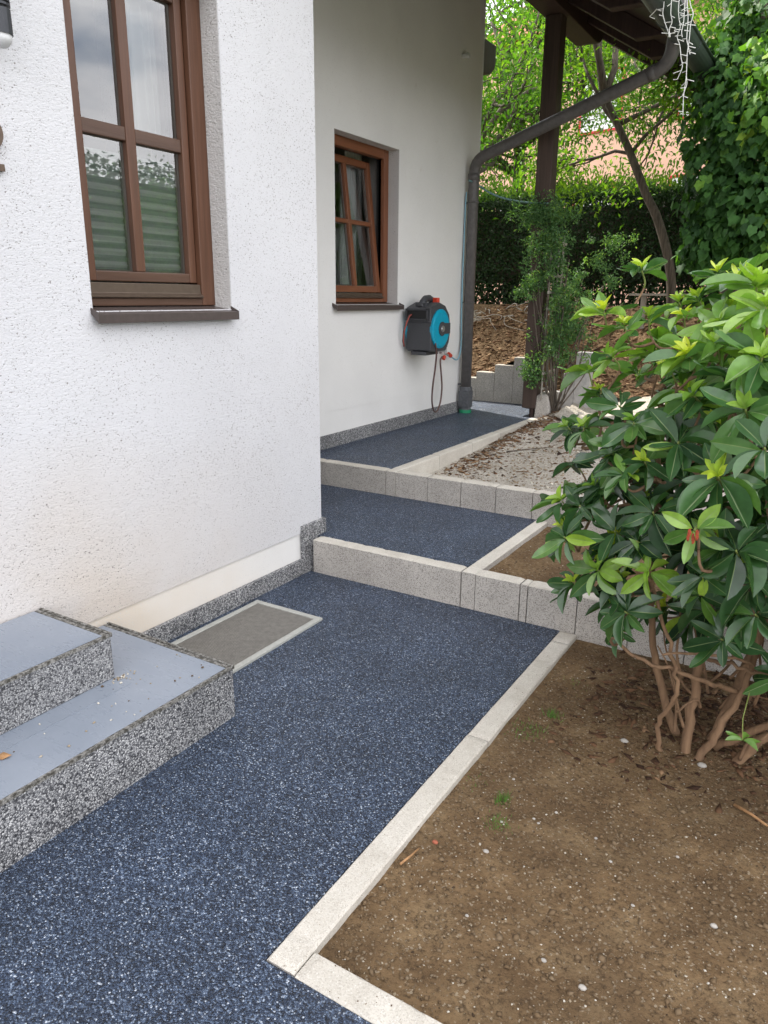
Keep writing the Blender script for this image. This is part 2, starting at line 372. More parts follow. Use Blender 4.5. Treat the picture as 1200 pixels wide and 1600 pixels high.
def tmpl(rows, cols, wf, droop=.0, fold=.15, curl=0.):
    tv = []; mid = []
    for i in range(rows + 1):
        t_ = i / rows; w_ = wf(t_)
        for c in cols:
            tv.append((c * w_, t_, abs(c) * w_ * fold * 1.0 - droop * t_ * t_ + curl * math.sin(t_ * 7 + c)))
            mid.append(1. if abs(c) < 1e-6 else 0.)
    k = len(cols); tf = [(i * k + j, i * k + j + 1, (i + 1) * k + j + 1, (i + 1) * k + j) for i in range(rows) for j in range(k - 1)]
    return np.array(tv), np.array(tf), np.array(mid)
def outline(poly, fold=.12, droop=.1):      # a flat lobed leaf folded about its rib
    tv = [(0., .0, 0.)] + [(x, y, abs(x) * fold - droop * y * y) for x, y in poly]
    tf = [(0, i, i + 1, i + 1) for i in range(1, len(poly))]
    return np.array(tv), tf, np.zeros(len(tv))
T_RH = tmpl(7, (-1, -.6, -.09, 0, .09, .6, 1), lambda t: max(.03, (math.sin(math.pi * min(1, max(0, (t - .05) / .95)) ** 1.02)) ** .62) * .5 if t < 1 else .03, .16, .3, .01)
T_SM = tmpl(2, (-1, 0, 1), lambda t: (.06, .5, .04)[int(round(t * 2))], .15, .3)
T_GR = tmpl(3, (-1, 1), lambda t: .5 * (1 - t * .9), .5, 0)
IVY = [(0, 0), (.28, -.13), (.47, .02), (.45, .28), (.54, .50), (.29, .64), (.13, .84), (.0, 1.0), (-.13, .84), (-.29, .64), (-.54, .50), (-.45, .28), (-.47, .02), (-.28, -.13), (0, 0)]
def leaves(name, T, pos, d, nrm, Ln, Wd, v, mat, parent=None, extra=None):
    tv, tf, mid = T
    pos = np.asarray(pos, float); d = unit(np.asarray(d, float)); nrm = np.asarray(nrm, float)
    side = unit(np.cross(d, nrm)); nn = np.cross(side, d)
    Ln = np.broadcast_to(Ln, (len(pos),)); Wd = np.broadcast_to(Wd, (len(pos),)); v = np.broadcast_to(v, (len(pos),))
    V = pos[:, None, :] + tv[None, :, 0, None] * Wd[:, None, None] * side[:, None, :] + tv[None, :, 1, None] * Ln[:, None, None] * d[:, None, :] + tv[None, :, 2, None] * Ln[:, None, None] * nn[:, None, :]
    nv = len(tv); N = len(pos)
    if isinstance(tf, np.ndarray):
        F = (tf[None] + (np.arange(N) * nv)[:, None, None]).reshape(-1, 4); k = 4; npf = len(tf)
    else:
        tf3 = np.array([f[:3] for f in tf]); F = (tf3[None] + (np.arange(N) * nv)[:, None, None]).reshape(-1, 3); k = 3; npf = len(tf3)
    V = V.reshape(-1, 3)
    org = ORG[parent.name] if parent else np.array([V[:, 0].mean(), V[:, 1].mean(), V[:, 2].min()])
    me = bpy.data.meshes.new(name); me.vertices.add(len(V)); me.vertices.foreach_set('co', (V - org).ravel())
    me.loops.add(F.size); me.loops.foreach_set('vertex_index', F.ravel().astype(np.int32))
    me.polygons.add(len(F)); me.polygons.foreach_set('loop_start', np.arange(len(F)) * k)
    me.update(calc_edges=True)
    a = me.attributes.new('v', 'FLOAT', 'FACE'); a.data.foreach_set('value', np.repeat(v, npf).astype(np.float32))
    a = me.attributes.new('m', 'FLOAT', 'POINT'); a.data.foreach_set('value', np.tile(mid, N).astype(np.float32))
    me.polygons.foreach_set('use_smooth', [True] * len(F)); me.materials.append(M[mat]); me.validate()
    return link(name, me, parent, org)
def rnd(n, lo=-1., hi=1.): return RNG.uniform(lo, hi, (n, 3))
_ph = RNG.uniform(0, 6.28, (24,)); _fr = RNG.uniform(.6, 1.6, (24, 2))
def wob(x, y, s=1.):        # cheap smooth height noise
    r = 0
    for i in range(6):
        k = (1.7 ** i) * 1.3 * s
        r = r + math.sin(x * k * _fr[i, 0] + y * k * .6 + _ph[i]) * math.cos(y * k * _fr[i, 1] - x * k * .4 + _ph[i + 8]) * (.62 ** i)
    return r * .4
def sheet(name, x0, x1, y0, y1, dx, h, mat, rowsx=None, rowsy=None):
    xs = rowsx or list(np.linspace(x0, x1, max(2, int((x1 - x0) / dx) + 1))); ys = rowsy or list(np.linspace(y0, y1, max(2, int((y1 - y0) / dx) + 1)))
    b = MB(); nx = len(xs)
    vs_ = [(x, y, h(x, y)) for y in ys for x in xs]
    fs = [(j * nx + i, j * nx + i + 1, (j + 1) * nx + i + 1, (j + 1) * nx + i) for j in range(len(ys) - 1) for i in range(nx - 1)]
    b.add(vs_, fs); return tag(b.build(name, mat, smooth=True), kind='structure')
def sstep(a, b, x): t_ = min(1, max(0, (x - a) / (b - a))); return t_ * t_ * (3 - 2 * t_)

# ------------------------------------------------------------------ ground and paths
gx = [-200, -80, -30, -12, -5, 0, 5, 12, 30, 80, 200]; gy = [-200, -60, -20, -5, 0, 4, 7, 8.4, 9, 9.6, 10.4, 11, 14, 25, 60, 120, 200]
sheet('ground', 0, 0, 0, 0, 1, lambda x, y: -.25 + 1.6 * sstep(8.2, 10.6, y), 'ground', gx, gy)
def hA(x, y): return -.022 + .007 * wob(x, y, 4) + .004 * wob(x, y, 13) + .03 * math.exp(-((x + .15) ** 2 + (y - 2.7) ** 2) / .12)
def hB(x, y): return .165 + .012 * wob(x, y, 4)
def hC(x, y):
    z = .235 + .12 * sstep(-2.3, -1.3, x) + .045 * (y - 4.4) + .015 * wob(x, y, 3)
    z += .07 * sstep(5.2, 6.4, y) * math.exp(-((x + 2.36) / .14) ** 2) * (1 + .6 * wob(x, y, 7))
    return z
def hD(x, y):
    e = .60 + .28 * sstep(-3.8, -3.1, x) if x < -3.0 else .52
    z = e + (1.43 - e) * sstep(8.15 + .1, 10.2 + .2 * wob(x, 3, 1), y) + .05 * wob(x, y, 3) + .022 * wob(x, y, 11)
    return z
sheet('soil', -.93, 3.2, 1.10, 3.27, .03, hA, 'soil')
s2 = sheet('soil', -1.45, 2.2, 3.31, 4.36, .04, hB, 'soil')
sheet('rubble_ground', -2.58, 2.5, 4.40, 8.35, .035, hC, 'rubble')
sheet('earth_bank', -6.5, 4, 8.12, 11.6, .05, hD, 'bank')
def path(name, poly, z, mat='carpet', depth=.06):
    b = MB(); b.prism(poly, 2, z - depth, z); return tag(b.build(name, mat, bevel=.003), kind='structure')
path('path', [(-2.49, -2.5), (3.2, -2.5), (3.2, 1.064), (-.975, 1.064), (-.975, 3.25), (-2.49, 3.25)], 0.)
path('path', [(-3.46, 3.33), (-1.512, 3.33), (-1.512, 4.34), (-3.46, 4.34)], .197)
path('path', [(-3.46, 4.42), (-2.635, 4.42), (-2.635, 7.23), (-2.75, 7.23), (-2.75, 8.1), (-7, 8.1), (-7, 7.43), (-3.46, 7.43)], .372)

# kerb stones, each a thing of its own
def stone(x0, x1, y0, y1, z0, z1, label, group, name='kerb_stone', cat='kerb stone', top='kerb', face='kerbface', bev=.006):
    g_ = .0024; b = MB()
    b.box(x0 + g_, x1 - g_, y0 + (g_ if y1 - y0 > .1 else 0), y1 - (g_ if y1 - y0 > .1 else 0), z0, z1)
    b.mi = [1, 0, 1, 1, 1, 1]
    b = MB(); X0, X1 = x0 + g_, x1 - g_; Y0, Y1 = (y0 + g_, y1 - g_) if y1 - y0 > .1 else (y0, y1)
    dz = random.uniform(-.0015, .0015); lx = (X1 - X0) >= (Y1 - Y0); nseg = max(2, int(max(X1 - X0, Y1 - Y0) / .022)); nz_ = 1
    zl = [z0, z1 - .05, z1 - .007, z1, z1, z1 - .007, z1 - .05, z0]; wl = [0, 0, 0, .006, -.006, -0., -0., -0.]
    for i in range(nseg + 1):
        t_ = i / nseg; e_ = .004 if i in (0, nseg) else 0
        for j in range(8):
            jz = random.gauss(0, .0003) if j in (2, 3, 4, 5) else 0; jw = random.gauss(0, .0003) if j not in (0, 7) else 0
            if j in (3, 4) and random.random() < .03: jz -= random.uniform(.001, .003); jw += (.003 if j == 3 else -.003)
            z_ = zl[j] + (dz + jz - (e_ if j in (3, 4) else 0) if j not in (0, 7) else 0)
            if lx: b.v.append((X0 + (X1 - X0) * t_, (Y0 if j < 4 else Y1) + wl[j] + jw, z_))
            else: b.v.append(((X0 if j < 4 else X1) + wl[j] + jw, Y0 + (Y1 - Y0) * t_, z_))
    for i in range(nseg):
        for j in range(8):
            k = (j + 1) % 8; q_ = (i * 8 + j, (i + 1) * 8 + j, (i + 1) * 8 + k, i * 8 + k); b.f.append(q_ if not lx else q_[::-1]); b.mi.append(0 if j in (2, 3, 4) else 1); b.fv.append(.5)
    b.f.append(tuple(range(8))); b.mi.append(2); b.fv.append(.5); b.f.append(tuple(nseg * 8 + j for j in range(7, -1, -1))); b.mi.append(2); b.fv.append(.5)
    if lx: b.f[-1] = b.f[-1][::-1]; b.f[-2] = b.f[-2][::-1]
    bev = 0
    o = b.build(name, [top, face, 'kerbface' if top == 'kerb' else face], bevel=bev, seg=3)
    return tag(o, label, cat, group)
G1 = 'concrete kerb stones of the lower step'; G2 = 'concrete kerb stones of the upper step'
stone(-2.462, -1.512, 3.25, 3.33, -.12, .2, 'long pale concrete kerb slab of the lower step, starting at the house corner', G1)
e1 = [(-1.432, -1.19, 'square block of the lower step, first one right of the middle side kerb'),
      (-1.19, -1.15, 'very narrow concrete filler strip between two square blocks of the lower step'),
      (-1.15, -.902, 'square concrete block of the lower step above the far end of the lower path kerb'),
      (-.902, -.655, 'concrete block of the lower step, half covered by hanging rhododendron leaves'),
      (-.655, -.405, 'concrete block of the lower step behind the thin rhododendron twigs'),
      (-.405, -.155, 'shaded concrete block of the lower step behind the upright rhododendron stems'),
      (-.155, .095, 'shaded concrete block of the lower step right of the rhododendron stems'),
      (.095, .345, 'concrete block of the lower step, rightmost at the edge of the photo'),
      (.345, 1.25, 'long concrete slab continuing the lower step beyond the right edge of the photo'), (1.25, 2.2, 'second long concrete slab continuing the lower step beyond the right edge')]
for x0, x1, lb in e1: stone(x0, x1, 3.25, 3.33, -.12, .2 + (.0 if x1 > -1 else .0), lb, G1)
stone(-1.512, -1.432, 3.25, 4.34, -.12, .2, 'long narrow concrete kerb between the middle dark path and the small brown soil patch', 'concrete kerbs along the path')
stone(-3.44, -2.635, 4.34, 4.42, .05, .375, 'long concrete kerb slab of the upper step, emerging from behind the house corner', G2)
e2 = [(-2.555, -2.297, 'square block of the upper step, first one right of the upper side kerb'),
      (-2.297, -2.046, 'second square block of the upper step right of the side kerb junction'),
      (-2.046, -1.795, 'third square block of the upper step, in front of the pale rubble'),
      (-1.795, -1.545, 'fourth square block of the upper step, just left of the middle side kerb end'),
      (-1.545, -1.29, 'block of the upper step partly behind the leftmost rhododendron leaves'),
      (-1.29, -1.04, 'block of the upper step almost hidden by rhododendron foliage'),
      (-1.04, -.79, 'last block of the upper step, hidden deep behind the rhododendron')]
for x0, x1, lb in e2: stone(x0, x1, 4.34, 4.42, .05, .375, lb, G2)
GK = 'concrete kerbs along the path'
stone(-.975, -.887, 1.064, 2.20, -.12, .006, 'long pale kerb along the brown soil bed, from the near corner to the joint halfway', GK, face='kerb')
stone(-.975, -.887, 2.20, 3.12, -.12, .006, 'pale kerb along the brown soil bed, beyond the joint halfway', GK, face='kerb')
stone(-.975, -.887, 3.12, 3.249, -.12, .006, 'short pale kerb piece touching the foot of the lower step', GK, face='kerb')
stone(-.887, .1, 1.064, 1.146, -.12, .006, 'pale kerb leading away to the right at the bottom of the photo', GK, face='kerb')
stone(.1, 1.1, 1.064, 1.146, -.12, .006, 'pale kerb continuing right beyond the bottom edge of the photo', GK, face='kerb')
k3 = [4.34, 5.02, 5.62, 6.22, 6.80, 7.22]
k3l = ['upper side kerb piece nearest the steps, with a tall pale outer face', 'second piece of the upper side kerb, rubble starting to cover its foot', 'third piece of the upper side kerb beside the dirt ridge',
       'fourth piece of the upper side kerb beside the bark debris', 'last short piece of the upper side kerb at the rough footing stone']
for i in range(5): stone(-2.635, -2.555, k3[i], k3[i + 1], .05, .375, k3l[i], GK, face='kerb')
GP = 'grey palisade stones behind the path'
for (x0, x1, z1, lb) in ((-4.05, -3.92, .55, 'lowest grey palisade stone, mostly hidden behind the house corner and the downpipe'), (-3.92, -3.677, .64, 'low grey palisade stone right beside the downpipe'),
                         (-3.677, -3.4445, .713, 'second visible grey palisade stone from the downpipe'), (-3.4445, -3.214, .806, 'third grey palisade stone, stepping up towards the post'),
                         (-3.214, -2.98, .902, 'tallest grey palisade stone, partly behind the timber post')):
    stone(x0, x1, 8.1, 8.18, .2, z1, lb, GP, 'palisade_stone', 'palisade stone', 'kerb', 'palisade')
# rough footing stone and white slabs
b = MB(); p0 = -2.62
b.hexa([(-2.64, 7.24, .2), (-2.45, 7.24, .2), (-2.43, 7.46, .2), (-2.63, 7.46, .2), (-2.615, 7.25, .60), (-2.49, 7.25, .615), (-2.45, 7.44, .64), (-2.60, 7.44, .63)])
tag(b.build('footing_stone', 'kerbface', bevel=.02, seg=3), 'rough broken concrete footing block at the foot of the timber post', 'footing block')
GW = 'pale slabs behind the climbing plant'
for x0, x1, z1, lb in ((-2.62, -2.48, .60, 'low pale slab of the short wall behind the bare climber stems, nearest the post'), (-2.48, -2.36, .80, 'middle pale slab of the short wall behind the bare climber stems'), (-2.36, -2.2, 1.02, 'tallest pale slab standing right of the bare climber stems')):
    stone(x0, x1, 7.66, 7.76, .2, z1, lb, GW, 'palisade_stone', 'palisade stone', 'rubblew', 'rubblew')

# ------------------------------------------------------------------ house
H = empty('house', (-2.5, 3.387, 0), 'white plastered house with brown windows, a projecting rough cast front and a timber roof overhang', 'house')
XW, X2 = -2.5, -3.45
W1 = (1.93, 2.705, 1.487, 2.83); W2 = (4.91, 5.86, 1.487, 2.735)
def wallwin(x, th, y0, y1, z0, z1, W):
    b = MB(); a, c, e, f = W
    b.box(x - th, x, y0, a, z0, z1); b.box(x - th, x, c, y1, z0, z1); b.box(x - th, x, a, c, z0, e); b.box(x - th, x, a, c, f, z1)
    return b
b = wallwin(XW, .08, -4, 3.387, .242, 5.6, W1); b.build('wall', 'stucco', H)
b = MB(); y0, y1, z0, z1 = W1       # roughcast reveals inside the front window, proud by 2 mm
b.box(XW - .16, XW - .003, y1 - .002, y1 + .02, z0, z1); b.box(XW - .16, XW - .003, y0 - .02, y0 + .002, z0, z1); b.box(XW - .16, XW - .003, y0, y1, z1 - .002, z1 + .02)
b.build('window_reveal', 'reveal', H)
b = MB(); b.box(XW - .34, XW - .08, -4, y0, .0, 5.6); b.box(XW - .34, XW - .08, y1, 3.387, .0, 5.6); b.box(XW - .34, XW - .08, y0, y1, .0, z0); b.box(XW - .34, XW - .08, y0, y1, z1, 5.6)
b.build('wall_core', 'room', H)
b = MB(); b.box(X2 - .3, XW - .341, 3.087, 3.387, .0, 5.6); b.build('wall', 'stucco', H)
b = MB(); b.box(XW - .08, XW - .007, -4, 3.380, -.1, .2418); b.build('plinth', 'smooth', H)
# stone carpet skirting of the front wall with its raised end
b = MB(); b.prism([(-4, -.05), (3.40, -.05), (3.40, .287), (3.187, .287), (3.187, .091), (-4, .091)], 0, XW - .004, XW + .018)
b.box(XW - .9, XW + .018, 3.389, 3.412, -.05, .287)
b.build('skirting', 'skirt', H, bevel=.003)
b = wallwin(X2, .1, 3.387, 7.45, .66, 6.0, W2); b.build('wall', 'smooth', H)
b = MB(); b.box(X2 - .1, X2 - .004, 3.387, 7.447, .2, .6595); b.build('plinth', 'smooth', H)
b = MB(); y0, y1, z0, z1 = W2
b.box(X2 - .15, X2 - .003, y1 - .002, y1 + .02, z0, z1); b.box(X2 - .15, X2 - .003, y0 - .02, y0 + .002, z0, z1); b.box(X2 - .15, X2 - .003, y0, y1, z1 - .002, z1 + .02)
b.build('window_reveal', 'reveal', H)
b = MB(); b.box(X2 - .3, X2 - .1, 3.387, y0, .2, 6.); b.box(X2 - .3, X2 - .1, y1, 7.447, .2, 6.); b.box(X2 - .3, X2 - .1, y0, y1, .2, z0); b.box(X2 - .3, X2 - .1, y0, y1, z1, 6.)
b.build('wall_core', 'room', H)
b = MB(); b.box(-9.5, X2 - .301, 7.15, 7.445, .0, 6.4); b.build('wall', 'smooth', H)
b = MB(); b.box(-9.5, -9.2, -4, 7.15, 0, 4.); b.box(-9.5, -2.9, -4.3, -4, 0, 5.6); b.box(-9.2, -2.9, -4, 3.08, 3.2, 3.3); b.box(-9.2, -3.76, 3.08, 7.14, 3.2, 3.3); b.build('wall_core', 'room', H)
b = MB(); b.prism([(3.42, .3), (7.43, .3), (7.43, .487), (3.42, .475)], 0, X2 - .002, X2 + .016); b.build('skirting', 'skirt', H, bevel=.003)

def window(name, X, yo, yi, ys, ym, zf, zs, zt, cols, tilt, label=None):
    """casing outer y, casing inner y, sash (outer-left, inner-left, inner-right, outer-right), muntin y, casing z, sash z, transom z"""
    mv, mh = cols
    b = MB(); xo = X - .06
    b.box(xo, X, yo[0], yi[0], zf[0], zf[3]); b.box(xo, X, yi[1], yo[1], zf[0], zf[3])
    b.cm = 1; b.box(xo, X - .0015, yi[0], yi[1], zf[2], zf[3]); b.box(xo, X - .0015, yi[0], yi[1], zf[0], zf[1])
    fr_ = b.build('window', [mv, mh], H, bevel=.004)
    if label: fr_['label'] = label
    # sash, tipped inwards about its bottom edge
    def T(x, y, z): return (x - tilt * (z - zs[0]), y, z)
    def tb(b_, x0, x1, a, c, e, f): b_.hexa([T(x0, a, e), T(x1, a, e), T(x1, c, e), T(x0, c, e), T(x0, a, f), T(x1, a, f), T(x1, c, f), T(x0, c, f)])
    xs0, xs1 = X - .078, X - .024
    b = MB()
    tb(b, xs0, xs1, ys[0], ys[1], zs[0], zs[3]); tb(b, xs0, xs1, ys[2], ys[3], zs[0], zs[3]); tb(b, xs0 + .01, xs1 - .004, ym[0], ym[1], zs[1], zs[2])
    b.cm = 1; tb(b, xs0, xs1 - .0015, ys[1], ys[2], zs[0], zs[1]); tb(b, xs0, xs1 - .0015, ys[1], ys[2], zs[2], zs[3])
    tb(b, xs0 + .012, xs1 - .0055, ys[1], ym[0], zt[0], zt[1]); tb(b, xs0 + .012, xs1 - .0055, ym[1], ys[2], zt[0], zt[1])
    b.build('sash', [mv, mh], fr_, bevel=.0045)
    b = MB(); q = .0
    for a, c in ((ys[1], ym[0]), (ym[1], ys[2])):
        for e, f in ((zs[1], zt[0]), (zt[1], zs[2])):
            g_ = MB(); xg = X - .052; g_.add([T(xg, a, e), T(xg, c, e), T(xg, c, f), T(xg, a, f)], [(0, 1, 2, 3)]); g_.build('pane', 'glass', fr_)
            for aa, cc, ee, ff in ((a, a + .006, e, f), (c - .010, c, e, f), (a + .006, c - .01, e, e + .007), (a + .006, c - .01, f - .006, f)):
                tb(b, xg - .022, xg - .003, aa, cc, ee, ff)
    b.build('spacer', 'spacer', fr_)
    b = MB(); b.box(X - .085, X - .03, yi[0] - .004, yi[0], zf[1], zf[2]); b.build('seal', 'rubber', fr_); b = MB(); b.box(X - .075, X - .03, yi[1] - .0, yi[1] + .004, zf[1], zf[2]); b.build('seal', 'rubber', fr_)
    # weather rail under the sash
    b = MB(); b.prism([(X - .06, zf[1] + .001), (X + .012, zf[1] + .001), (X + .014, zf[1] + .007), (X - .006, zf[1] + .02), (X - .008, zs[0] - .006), (X - .06, zs[0] - .006)], 1, yi[0] + .002, yi[1] - .002)
    b.build('weather_rail', 'alu', fr_, bevel=.002)
    return fr_
f1 = window('window', -2.60, (1.932, 2.703), (1.985, 2.619), (1.99, 2.06, 2.572, 2.614), (2.27, 2.32), (1.503, 1.536, 2.775, 2.828), (1.602, 1.643, 2.722, 2.765), (2.149, 2.203), ('frame', 'frameh'), 0.)
f1['label'] = 'closed brown window of the front wall with a mint blind behind its lower panes'
f2 = window('window', -3.55, (4.912, 5.852), (4.985, 5.778), (4.99, 5.06, 5.722, 5.775), (5.375, 5.42), (1.503, 1.536, 2.66, 2.733), (1.583, 1.635, 2.585, 2.64), (2.125, 2.16), ('orange', 'orangeh'), .115)
f2['label'] = 'orange brown window of the recessed wall, tipped open, with a white curtain inside'
def sill(fr_, X, y0, y1, xf, zt, zf, th):
    b = MB(); b.prism([(X, zt), (xf, zf), (xf, zf - th), (xf - .012, zf - th), (xf - .012, zf - .012), (X, zt - .012)], 1, y0, y1)
    for e0, e1 in ((y1 + .0005, y1 + .006), (y0 - .006, y0 - .0005)): b.prism([(X + .10, zt - .02), (xf + .001, zf - th - .001), (xf + .001, zf + .003), (X + .10, zt + .002)], 1, e0, e1)
    b.build('sill', 'sill', fr_, bevel=.0015)
sill(f1, -2.605, 1.925, 2.702, -2.458, 1.500, 1.477, .036)
sill(f2, -3.555, 4.865, 5.885, -3.400, 1.500, 1.477, .036)
# blind, curtains
b = MB(); n_ = 36; z0_, z1_ = 1.60, 2.09
for (a, c) in ((2.03, 2.282), (2.305, 2.60)):
    vs_ = []; fs = []
    for i in range(n_ + 1):
        z = z0_ + (z1_ - z0_) * i / n_; x = -2.676 + (.006 if i % 2 else -.006); vs_ += [(x, a, z), (x, c, z)]
    fs = [(2 * i, 2 * i + 1, 2 * i + 3, 2 * i + 2) for i in range(n_)]; b.add(vs_, fs)
b.box(-2.688, -2.668, 2.03, 2.6, 2.09, 2.105)
b.build('blind', 'blind', f1)
def curtain(y0, y1, z0, z1, x, amp, fr_, gather=0.):
    b = MB(); n = 60; mrow = 14; vs_ = []
    for j in range(mrow + 1):
        t_ = j / mrow; z = z0 + (z1 - z0) * t_
        for i in range(n + 1):
            u = i / n; yy = y0 + (y1 - y0) * u; yy = yy + gather * (y1 - yy) * (t_ ** 1.5)
            vs_.append((x + amp * math.sin(u * 34 + 2 * math.sin(u * 9)) * (1 - .3 * t_), yy, z))
    fs = [(j * (n + 1) + i, j * (n + 1) + i + 1, (j + 1) * (n + 1) + i + 1, (j + 1) * (n + 1) + i) for j in range(mrow) for i in range(n)]
    b.add(vs_, fs).build('curtain', 'curtain', fr_, smooth=True)
curtain(2.40, 2.62, 1.52, 2.8, -2.76, .02, f1); curtain(1.95, 2.10, 2.05, 2.8, -2.76, .02, f1)
curtain(4.95, 5.50, 1.54, 2.10, -3.80, .02, f2, .25); curtain(5.42, 5.70, 1.54, 2.62, -3.79, .02, f2, .3); curtain(5.60, 5.86, 1.50, 2.72, -3.83, .012, f2, 0.)
# small knob on the recessed wall
kx = atx(723, 88, X2); b = MB(); b.tube([(X2 - .01, kx[1], kx[2]), (X2 + .05, kx[1], kx[2])], [.022, .022], 12); b.tube([(X2 + .05, kx[1], kx[2]), (X2 + .07, kx[1], kx[2])], [.028, .02], 12)
b.build('wall_socket', 'frost', H, smooth=False)
# roof over the recessed part: eave x=-1.5, rising to the ridge
SL = .62
def rz(x): return 3.60 + SL * (-1.55 - x)
RY0, RY1 = 3.5, 8.62
b = MB(); rx = -6.5
b.prism([(-1.50, rz(-1.50) + .00), (rx, rz(rx)), (rx - 5, rz(rx) - 5 * SL), (rx - 5, rz(rx) - 5 * SL + .03), (rx, rz(rx) + .03), (-1.50, rz(-1.50) + .03)], 1, RY0, RY1)
RF = b.build('roof', 'board', H)
b = MB(); b.prism([(-1.50, rz(-1.50) + .035), (rx, rz(rx) + .035), (rx - 5, rz(rx) - 5 * SL + .035), (rx - 5, rz(rx) - 5 * SL + .11), (rx, rz(rx) + .11), (-1.46, rz(-1.5) + .10)], 1, RY0 - .02, RY1 + .02)
b.build('tile_layer', 'tile', RF)
for yy in (4.1, 4.9, 5.7, 6.5, 7.3, 7.9, 8.5):
    b = MB(); b.prism([(-1.72, rz(-1.72) - .02), (-1.66, rz(-1.66) - .002), (-4.9, rz(-4.9) - .002), (-4.9, rz(-4.9) - .16), (-1.95, rz(-1.95) - .16)], 1, yy - .05, yy + .05)
    b.build('rafter', 'beam', RF, bevel=.006)
b = MB(); b.prism([(-1.53, rz(-1.53) + .07), (-6.5, rz(-6.5) + .07), (-6.5, rz(-6.5) - .17), (-1.53, rz(-1.53) - .14)], 1, RY1 + .022, RY1 + .05); b.build('barge_board', 'beam', RF, bevel=.004)
b = MB(); b.box(-1.528, -1.50, RY0, RY1, rz(-1.5) - .10, rz(-1.5) + .028); b.build('fascia', 'beam', RF, bevel=.003)
def purlin(x0, x1, z0, z1, yend):
    b = MB(); pf = [(3.5, z1), (3.5, z0), (yend - .22, z0), (yend - .12, z0 + .02), (yend - .03, z0 + .08), (yend, z0 + .14), (yend, z1)]
    b.prism(pf, 0, x0, x1); b.build('purlin', 'beam', H, bevel=.008)
purlin(-2.79, -2.57, 3.99, 4.20, 8.42); purlin(-3.95, -3.75, 3.86, 4.18, 8.42)
# gutter
ux, uz, ur = -1.425, rz(-1.5) - .075, .094
b = MB(); ring = [(ux + ur * math.cos(a), uz + ur * math.sin(a)) for a in np.linspace(math.pi, 2 * math.pi, 13)]
inn = [(ux + (ur - .004) * math.cos(a), uz + (ur - .004) * math.sin(a)) for a in np.linspace(2 * math.pi, math.pi, 13)]
b.prism(ring + inn, 1, RY0, RY1 - .02)
b.prism(ring, 1, RY1 - .02, RY1 - .014)
GU = b.build('gutter', 'gutter', RF, smooth=False)
b = MB(); b.tube([(ux + ur + .004, y, uz + .004) for y in (RY0, 5.5, RY1 - .012)], .011, 8)
for yy in np.arange(4.0, RY1, .72):
    rg = [(ux + (ur + .003) * math.cos(a), yy, uz + (ur + .003) * math.sin(a)) for a in np.linspace(math.pi, 2 * math.pi, 13)]
    b.tube(rg, .0035, 5)
b.build('gutter_bead', 'gutter', RF, smooth=True)
# roof of the projecting front
b = MB()
b.prism([(-2.05, 5.45), (-6.5, 7.6), (-10, 5.6), (-10, 5.7), (-6.5, 7.75), (-2.05, 5.6)], 1, -4.6, 3.49); b.build('roof', 'tile', H)
# downpipe: foot, riser, bend, long sloping run, upper bend to the gutter
px_, py_ = -3.365, 7.16
pts = []
def arc(p0, p1, p2, r, n=7):
    p0, p1, p2 = map(Vector, (p0, p1, p2)); a = (p0 - p1).normalized(); c = (p2 - p1).normalized()
    s_, e_ = p1 + a * r, p1 + c * r
    return [(s_ * (1 - t_) ** 2 + p1 * 2 * t_ * (1 - t_) + e_ * t_ ** 2) for t_ in np.linspace(0, 1, n)]
A0 = (px_, py_, .62); A1 = (px_, py_, 2.94); A2 = (-1.72, 7.08, 3.335); A3 = (-1.49, 7.08, 3.56)
A1 = tuple(np.array([px_, py_, 2.83])); A2 = tuple(at(1047, 101, 6.70)); A3 = tuple(at(1068, -28, 6.38))
pts = [A0] + arc(A0, A1, A2, .13) + arc(A1, A2, A3, .12) + [A3]
b = MB(); b.tube(pts, .053, 16)
for p_, q_ in ((arc(A0, A1, A2, .13)[0], Vector((0, 0, 1))),): b.tube([p_ - q_ * .05, p_ + q_ * .012], .058, 16)
e_ = arc(A1, A2, A3, .12)[0]; dd = (Vector(A2) - Vector(A1)).normalized(); b.tube([e_ - dd * .05, e_ + dd * .01], .057, 16)
DP = b.build('downpipe', 'pipe', H, smooth=True)
b = MB(); b.tube([(px_, py_, .425), (px_, py_, .63)], .060, 4); b.box(px_ - .055, px_ + .06, py_ - .06, py_ + .055, .43, .60); b.tube([(px_, py_, .60), (px_, py_, .645)], .068, 16); b.tube([(px_, py_, .385), (px_, py_, .43)], .062, 16)
b.box(px_ - .12, px_ - .03, py_ - .02, py_ + .02, .66, .675)
b.build('pipe_foot', 'pipefoot', DP, bevel=.004)
b = MB(); b.tube([(px_ + .004, py_ - .004, .372), (px_ + .004, py_ - .004, .405)], .066, 14); b.build('tape_collar', 'green', DP)
for zz in (1.5, 2.45):
    b = MB(); b.tube([(px_ + .056 * math.cos(a), py_ + .056 * math.sin(a), zz) for a in np.linspace(0, 2 * math.pi, 17)], .006, 5); b.bar((px_ - .05, py_, zz), (X2, py_, zz), .012, .012)
    b.build('pipe_clamp', 'pipe', DP)
# corner bead of the recessed wall
b = MB(); b.box(X2 - .002, X2 + .004, 7.435, 7.452, .5, 5.6); b.build('corner_bead', 'white', H)
# timber post
b = MB(); b.box(-2.765, -2.612, 7.25, 7.402, .46, 3.99); PO = b.build('post', 'post', H, bevel=.008)
b = MB(); b.tube([(-2.69, 7.325, .36), (-2.69, 7.325, .46)], .018, 8); b.box(-2.74, -2.64, 7.28, 7.37, .452, .46); b.box(-2.665, -2.645, 7.26, 7.36, .37, .46); b.build('post_shoe', 'beam', PO)

